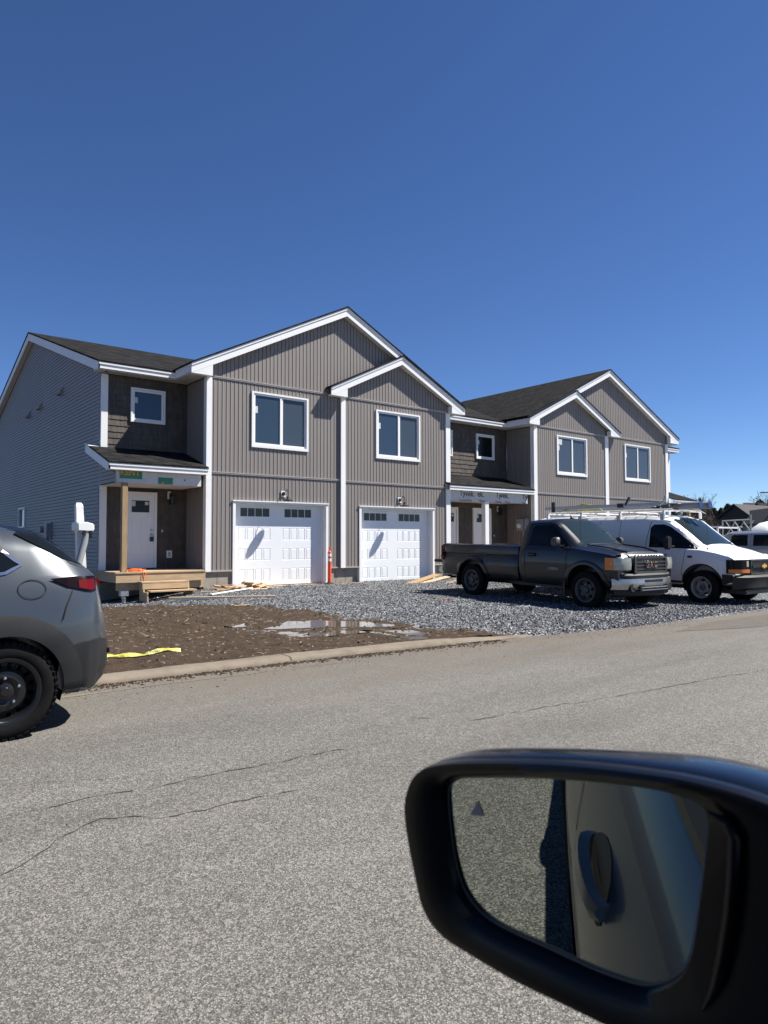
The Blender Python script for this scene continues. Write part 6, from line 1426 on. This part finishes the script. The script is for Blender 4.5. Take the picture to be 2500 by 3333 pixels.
# ------------------------------------------------------------------ things round the site
def straight(name, p, q, wd, th, m, label, cat, group=None, roll=0.0, parent=None):
    p, q = Vector(p), Vector(q); d = q-p; L = d.length; X = d.normalized(); Z = Vector((0, 0, 1)); Y = Z.cross(X).normalized(); Z = X.cross(Y)
    mb = MB().box(-L/2, L/2, -wd/2, wd/2, -th/2, th/2); o = mb.build(name, m, None, bevel=min(th, wd)*0.06)
    o.matrix_world = Matrix.Translation((p+q)/2) @ Matrix((X, Y, Z)).transposed().to_4x4() @ Matrix.Rotation(roll, 4, 'X')
    tag(o, label, cat, group); return o
# orange tube delineator
BO = empty('bollard', (12.19, 17.98, 0.055), 0, 'orange tube bollard with white reflective bands beside the first garage door', 'bollard')
b = MB(); b.lathe([(0.058, 0.10), (0.055, 0.60), (0.052, 0.985), (0.056, 0.99), (0.056, 1.01), (0.045, 1.03), (0.022, 1.06), (0.022, 1.12), (0.034, 1.13), (0.034, 1.17), (0, 1.175)], (12.19, 17.98, 0.05), 'z', 20, cap=False); b.build('tube', mt['orange'], BO, smooth=40)
for z0, z1 in ((0.73, 0.82), (0.88, 0.97)): MB().lathe([(0.0575, z0), (0.0560, z1)], (12.19, 17.98, 0.05), 'z', 20, cap=False).build('reflective_band', mt['reflect'], BO, smooth=40)
MB().lathe([(0.20, 0.0), (0.20, 0.03), (0.12, 0.06), (0.06, 0.10)], (12.19, 17.98, 0.05), 'z', 20).build('rubber_base', mt['blackplastic'], BO, smooth=40)
# steps
ST = empty('wooden_steps', (6.95, 17.55, -0.05), 0, 'two-tread box of new lumber steps standing in front of the first porch', 'steps')
MB().box(6.29, 7.53, 17.60, 17.88, 0.350, 0.388).build('tread', mt['wood'], ST, bevel=0.004); MB().box(6.40, 7.62, 17.30, 17.585, 0.135, 0.172).build('tread', mt['wood'], ST, bevel=0.004)
MB().box(6.31, 7.51, 17.605, 17.64, 0.20, 0.349).build('riser', mt['wood'], ST)
for x in (6.33, 7.50): MB().prism([(17.34, -0.10), (17.88, -0.10), (17.88, 0.349), (17.63, 0.349), (17.60, 0.134), (17.34, 0.134)], x, x+0.04, 'x').build('stringer', mt['wood_y'], ST)
# orange cord
cd = MB(); rr_ = random.Random(11); cx, cy = 6.30, 18.14
for lp in range(7):
    a0 = rr_.uniform(0, 6); rx, ry = rr_.uniform(0.12, 0.24), rr_.uniform(0.05, 0.11); ox = rr_.uniform(-.05, .10)
    cd.tube([(cx+ox+rx*math.cos(a0+t*0.4), cy+ry*math.sin(a0+t*0.4), 0.637+0.010*lp+0.008*math.sin(t)) for t in range(17)], 0.0065, 5)
cd.tube([(6.5, 18.1, 0.66), (6.45, 17.97, 0.60), (6.47, 17.965, 0.45), (6.42, 17.96, 0.36)], 0.0065, 5).tube([(6.35, 18.1, 0.67), (6.50, 17.97, 0.61), (6.56, 17.965, 0.42)], 0.0065, 5)
tag(cd.build('extension_cord', mt['cord'], None, smooth=60), 'orange extension cord coiled on the first porch deck', 'cord')
# lumber
straight('plank', (6.20, 15.62, 0.115), (8.38, 14.62, 0.105), 0.14, 0.038, mt['wood'], 'longest loose plank lying on the gravel in front of the porch', 'plank')
straight('plank', (6.30, 15.50, 0.078), (8.10, 14.66, 0.078), 0.15, 0.02, mt['bluewood'], 'bluish-painted board under the long plank on the gravel', 'plank')
straight('white_board', (7.55, 16.35, 0.09), (9.15, 17.25, 0.135), 0.10, 0.022, mt['white'], 'narrow white trim board lying before the lumber scrap pile', 'board')
rr_ = random.Random(21); lab = 'short offcut in the lumber scrap pile left of the first garage door'
for i in range(26):
    x = rr_.uniform(8.45, 9.75) if i < 18 else rr_.uniform(7.6, 9.9); y = 17.95-rr_.uniform(0.0, 0.55)-(0.25 if i >= 18 else 0); z = 0.09+(0.20*rr_.random() if i < 18 else 0.01)*max(0, 1-abs(x-9.2)/0.75); a = rr_.uniform(-0.5, 0.7); L = rr_.uniform(0.22, 0.75)
    dz = rr_.uniform(-.16, .16)*(1 if i < 18 else 0.1)
    straight('offcut', (x-L/2*math.cos(a), y-L/2*math.sin(a)*0.4, z-dz/2), (x+L/2*math.cos(a), y+L/2*math.sin(a)*0.4, z+dz/2), rr_.uniform(.06, .13), rr_.uniform(.012, .035), mt['wood'] if i % 4 else mt['osb'], lab, 'offcut', 'offcuts in the scrap pile by the first garage door', rr_.uniform(-.5, .5))
for i, (a, b_, w_, m_, lb) in enumerate((((14.1, 16.5, 0.075), (16.6, 17.9, 0.25), 0.24, 'osb', 'uppermost strand board sheet propped in front of the second garage'), ((14.6, 16.5, 0.07), (17.1, 17.9, 0.16), 0.2, 'wood', 'bare board lying under the propped strand board sheet'), ((15.0, 15.7, 0.06), (17.6, 17.3, 0.12), 0.35, 'osb', 'lowest strand board strip beside the pickup tailgate'))):
    straight('strand_board', a, b_, w_, 0.018, mt[m_], lb, 'board', None, 0.12)
for i, (a, b_, lb, m_) in enumerate((((10.75, 14.45, .082), (11.25, 14.25, .082), 'single pale stick lying alone in the middle of the gravel', 'wood'), ((6.6, 13.2, .09), (7.0, 13.25, .09), 'small wood splinter near the dirt and gravel edge', 'wood'), ((12.35, 16.5, .085), (12.9, 16.6, .085), 'thin lath on the gravel before the second garage', 'wood'), ((12.3, 17.75, .10), (13.3, 17.70, .11), 'pale lath lying along the foundation between the garages', 'wood'), ((11.0, 11.9, .075), (11.35, 11.8, .075), 'reddish scrap of wood in the shadow behind the pickup wheel', 'cord'))):
    straight('lath', a, b_, 0.05, 0.012, mt[m_], lb, 'stick')
# yellow caution tape
tp = MB(); r1, r2 = [], []; rr_ = random.Random(6)
for i in range(60):
    t = i/59; x = 2.40+1.10*t; y = 8.47-0.05*t+0.02*math.sin(t*9); z = dirt_h(x, y)+0.016+0.006*math.sin(t*25); w_ = 0.027*(0.55+0.45*abs(math.cos(t*7+0.5)))
    r1.append((x, y-w_*0.8, z)); r2.append((x+0.01, y+w_*0.8, z+0.030*abs(math.sin(t*11))+0.012))
tp.grid([r1, r2]); to = tag(tp.build('caution_tape', mt['yellow'], None, recalc=False, smooth=60), 'strip of yellow caution tape lying on the brown dirt by the kerb', 'tape')
for tx in (2.62, 3.02): text_part('tape_lettering', 'CAUTION', 0.05, mt['ink'], to, (tx, 8.445-0.03, dirt_h(tx, 8.44)+0.048), (1, -0.04, 0), (0, 1, 0.35), 0.001)
# white post with a mailbox arm, leaning
MPo = empty('mailbox_post', (2.64, 9.5, 0.03), 0, 'leaning white square post with cross block and hanging grey tube behind the grey car', 'post')
def lean(z): return 2.665-0.052*z
p = MB(); q = []
for z, wd_ in ((0.0, 0.060), (1.0, 0.052), (1.82, 0.043)): q.append([(lean(z)-wd_, 9.45, z+0.03), (lean(z)+wd_, 9.45, z+0.03), (lean(z)+wd_, 9.45+2*wd_, z+0.03), (lean(z)-wd_, 9.45+2*wd_, z+0.03), (lean(z)-wd_, 9.45, z+0.03)])
z = 1.86; q.append([(lean(z)-0.03, 9.475, z+0.035), (lean(z)+0.03, 9.475, z+0.035), (lean(z)+0.03, 9.53, z+0.035), (lean(z)-0.03, 9.53, z+0.035), (lean(z)-0.03, 9.475, z+0.035)])
p.grid(q); p.face(q[-1][:-1]); p.build('post', mt['white'], MPo)
p = MB(); p.prism([(2.515, 1.645), (2.63, 1.648), (2.66, 1.64), (2.72, 1.625), (2.72, 1.54), (2.70, 1.525), (2.52, 1.535)], 9.33, 9.62, 'y'); p.build('cross_block', mt['white'], MPo, bevel=0.012)
MB().tube([(2.635, 9.36, 1.50), (2.50, 9.30, 1.02)], 0.042, 14).build('hanging_tube', mt['pipe'], MPo, smooth=50); MB().box(2.59, 2.61, 9.31, 9.40, 1.48, 1.54).box(2.665, 2.69, 9.31, 9.40, 1.44, 1.54).tube([(2.50, 9.30, 1.02), (2.56, 9.30, 1.03)], 0.03, 8).build('clasp', mt['black'], MPo)

# ------------------------------------------------------------------ far right background
def azp(px_, dist, z=0.0):
    a = yaw-math.atan((px_-1250)/2297.5); return (dist*math.cos(a), dist*math.sin(a), z)
def far_house(px_l, px_r, dist, zbase, zeave, zridge, depth, rot, wm, rm, label, zb2=0):
    a = Vector(azp(px_l, dist)); b_ = Vector(azp(px_r, dist)); c = (a+b_)/2; W2 = (b_-a).length/2
    hh = empty('house', (c.x, c.y, zbase), math.atan2((b_-a).y, (b_-a).x)+rot, label, 'house', local=True); e, r = zeave-zbase, zridge-zbase
    MB().prism([(-W2, -0.5), (W2, -0.5), (W2, e), (0, r), (-W2, e)], 0, depth, 'y').build('wall', wm, hh)
    k = (r-e)/W2; rb = MB()
    for s_ in (-1, 1): rb.prism([(s_*(W2+0.4), e-0.4*k+0.02), (0, r+0.02), (0, r+0.2), (s_*(W2+0.4), e-0.4*k+0.18)], -0.4, depth+0.3, 'y')
    rb.build('roof', rm, hh, split=False); return hh
h1 = far_house(2326, 2462, 98, -0.6, 3.95, 5.75, 14, -0.42, mt['darkhouse'], mt['greyroof'], 'charcoal clad gabled house behind the bare bushes')
h2 = far_house(2395, 2462, 135, -0.5, 4.5, 7.6, 10, -0.9, mt['greyroof'], mt['greyroof'], 'grey roofed house farther back, showing over the charcoal house')
h3 = far_house(2486, 2560, 90, -0.6, 3.6, 4.9, 10, 0.3, mt['siding_h'], mt['greyroof'], 'small grey roofed house at the right edge of the view')
MB().box(-0.7, 0.7, -0.06, -0.01, 1.2, 2.4).build('window', mt['glass_dark'], h1)
# rounded white cover, scaffold frames
tc_ = Vector(azp(2500, 38, 0)); TV = empty('covered_boat', tuple(tc_), R(25), 'white rounded tarpaulin over a boat beyond the silver pickup', 'boat', local=True)
tb = MB(); tb.grid([[(x, w_*math.cos(t*math.pi/10), 0.6+h_*math.sin(t*math.pi/10)) for t in range(11)] for x, w_, h_ in ((-2.8, .2, .9), (-2.6, .8, 1.35), (-1.5, 1.1, 1.62), (0, 1.15, 1.7), (1.2, 1.0, 1.55), (2.2, .6, 1.3), (2.8, .1, 1.0))]); tb.build('tarpaulin', mt['white'], TV, smooth=60); MB().box(-2.4, 2.2, -0.7, 0.7, 0.15, 0.62).build('hull', mt['rim_grey'], TV)
sa, sb2 = Vector(azp(2352, 34)), Vector(azp(2445, 34)); SF = empty('scaffold_rack', tuple(sa), math.atan2((sb2-sa).y, (sb2-sa).x), 'stack of crossed grey scaffold braces in front of the charcoal house', 'scaffold', local=True); LS = (sb2-sa).length
for yy in (0, 0.7):
    s2 = MB(); s2.tube([(0, yy, 2.25), (LS, yy, 2.30)], 0.022, 6); s2.tube([(0, yy, 0), (0.0, yy, 2.25)], 0.025, 6).tube([(LS, yy, 0), (LS, yy, 2.5)], 0.025, 6)
    for k in range(3):
        x0 = 0.1+k*LS/3.2; s2.tube([(x0, yy, 1.55), (x0+LS/2.6, yy, 2.25)], 0.018, 5).tube([(x0, yy, 2.25), (x0+LS/2.6, yy, 1.55)], 0.018, 5)
    s2.tube([(0, yy, 1.6), (LS*1.1, yy, 1.6)], 0.022, 6); s2.build('scaffold_frame', mt['steel'], SF, split=False)
pc = Vector(azp(2508, 118)); UP = empty('utility_pole', tuple(pc), R(-60), 'wooden utility pole with crossarm at the right edge of the view', 'pole', local=True)
MB().tube([(0, 0, -1), (0, 0, 9.3)], [0.16, 0.11], 8).build('pole', mt['bark'], UP); MB().box(-1.3, 1.3, -.06, .06, 8.35, 8.5).build('crossarm', mt['bark'], UP)
# trees: three prototypes, then copies
def limb(mb, p, d, L, r, lvl, rr, tw):
    pts = [p]; n = 3
    for i in range(n):
        d = (d+Vector((rr.gauss(0, .13), rr.gauss(0, .13), rr.gauss(0.03, .08)))).normalized(); pts.append(pts[-1]+d*L/n)
    mb.tube(pts, [r*(1-0.55*i/n) for i in range(n+1)], 5 if lvl < 2 else 3, cap=False)
    if lvl >= 3:
        for _ in range(4):
            q = pts[rr.randint(1, n)]; e = (d+Vector((rr.gauss(0, .7), rr.gauss(0, .7), rr.gauss(.3, .4)))).normalized()*L*rr.uniform(.4, .9); s_ = e.orthogonal().normalized()*0.026; tw.face([q-s_, q+s_, q+e])
        return
    for _ in range(4 if lvl else 7):
        t = rr.uniform(0.35, 1.0); i = min(n-1, int(t*n)); q = pts[i].lerp(pts[i+1], t*n-i); a = rr.uniform(0, 6.283)
        e = (d*1.0+Vector((math.cos(a), math.sin(a), rr.uniform(-.1, .5)))*rr.uniform(.5, .9)).normalized(); limb(mb, q, e, L*rr.uniform(.42, .62), r*0.5, lvl+1, rr, tw)
def bare_tree(seed, h, name='bare_tree'):
    rr = random.Random(seed); root = empty(name, (0, 0, 0), 0, local=True); tr_ = MB(); tw = MB(); limb(tr_, Vector((0, 0, -.3)), Vector((0, 0, 1)), h*0.62, 0.017*h, 0, rr, tw)
    tr_.build('trunk', mt['bark'], root, recalc=False, split=False); tw.build('crown', mt['twig'], root, recalc=False, split=False); return root
def evergreen(seed, h, wd_):
    rr = random.Random(seed); root = empty('evergreen_tree', (0, 0, 0), 0, local=True); MB().tube([(0, 0, -.3), (0, 0, h*.9)], [.16, .03], 6).build('trunk', mt['bark'], root); cr_ = MB()
    for k in range(1500):
        t = rr.random()**0.8; z = h*(0.12+0.88*t); rad = wd_*(1-t)**0.7*(0.55+0.5*rr.random())*(0.8+0.3*math.sin(z*3+rr.random())); a = rr.uniform(0, 6.283); c = Vector((rad*math.cos(a), rad*math.sin(a), z))
        s_ = 0.10+0.22*rr.random(); u_ = Vector((rr.gauss(0, 1), rr.gauss(0, 1), rr.gauss(0, .6))).normalized()*s_; v_ = Vector((rr.gauss(0, 1), rr.gauss(0, 1), rr.gauss(-.2, .6))).normalized()*s_; cr_.face([c-u_, c+v_, c+u_])
    cr_.build('crown', mt['needle'], root, recalc=False, split=False); return root
def copy_thing(o, loc, rz, sc, label, group, cat):
    r = o.copy(); COL.objects.link(r); r.location = loc; r.rotation_euler = (0, 0, rz); r.scale = (sc, sc, sc); tag(r, label, cat, group)
    for ch in o.children:
        c = ch.copy(); COL.objects.link(c); c.parent = r
    return r
protos = {'b1': bare_tree(1, 9.0), 'b2': bare_tree(2, 9.0), 'bu': bare_tree(5, 4.2, 'bare_bush'), 'e1': evergreen(3, 8.0, 1.9), 'e2': evergreen(4, 7.0, 2.6)}
used_p = set(); rr_ = random.Random(77); bpy.context.view_layer.update()
LBL = {'b': ('bare leafless tree in the woods along the horizon', 'bare trees along the horizon', 'tree'), 'e': ('dark evergreen tree in the woods along the horizon', 'evergreen trees along the horizon', 'tree'), 'u': ('leafless brown bush in the thicket before the charcoal house', 'bare bushes before the charcoal house', 'bush')}
def plant(k, px_, dist, sc, zb=-0.4):
    key = 'u' if k == 'bu' else k[0]; lb, gr_, ct = LBL[key]; x, y, z_ = azp(px_, dist, zb); o = protos[k]
    if k not in used_p:
        used_p.add(k); o.location = (x, y, z_); o.scale = (sc, sc, sc); o.rotation_euler = (0, 0, rr_.uniform(0, 6)); tag(o, lb, ct, gr_)
    else: copy_thing(o, (x, y, z_), rr_.uniform(0, 6.28), sc, lb, gr_, ct)
for px_ in range(2205, 2312, 5): plant('bu', px_+rr_.uniform(-5, 5), rr_.uniform(62, 84), rr_.uniform(.80, 1.10))
for px_ in (2302, 2312, 2258, 2495): plant('b1' if px_ % 4 else 'b2', px_, 118, 0.98)
x = 2180
while x < 2860:
    k = rr_.choice(('b1', 'b2', 'b2', 'e1', 'e2')) if not (2330 < x < 2390 or 2410 < x < 2460) else rr_.choice(('e1', 'e2', 'e2'))
    d_ = rr_.uniform(122, 172); plant(k, x, d_, (0.92+0.28*rr_.random())*(d_/130)*(0.74 if k[0] == 'b' else 0.92)); x += rr_.uniform(7, 13)
for i in range(26): plant(rr_.choice(('b1', 'b2', 'e1')), rr_.uniform(2190, 2900), rr_.uniform(128, 150), rr_.uniform(.55, .75))
wd = MB(); rr2 = random.Random(9)
for i in range(9000):
    px_ = rr2.uniform(2150, 2950); d_ = rr2.uniform(170, 215); hh_ = (8.3+1.3*math.sin(px_*0.031)+0.9*math.sin(px_*0.11))*rr2.random()**0.5; x, y, z_ = azp(px_, d_, -0.5+hh_); s_ = rr2.uniform(.3, .8)
    wd.face([(x-s_*.45, y+s_*.9, z_-s_*rr2.random()), (x+s_*.45, y-s_*.9, z_-s_*rr2.random()*.4), (x+rr2.uniform(-.3, .3), y, z_+s_)])
tag(wd.build('distant_woods', mt['twig'], recalc=False), 'grey brown mass of distant leafless woods', 'woods', kind='stuff')
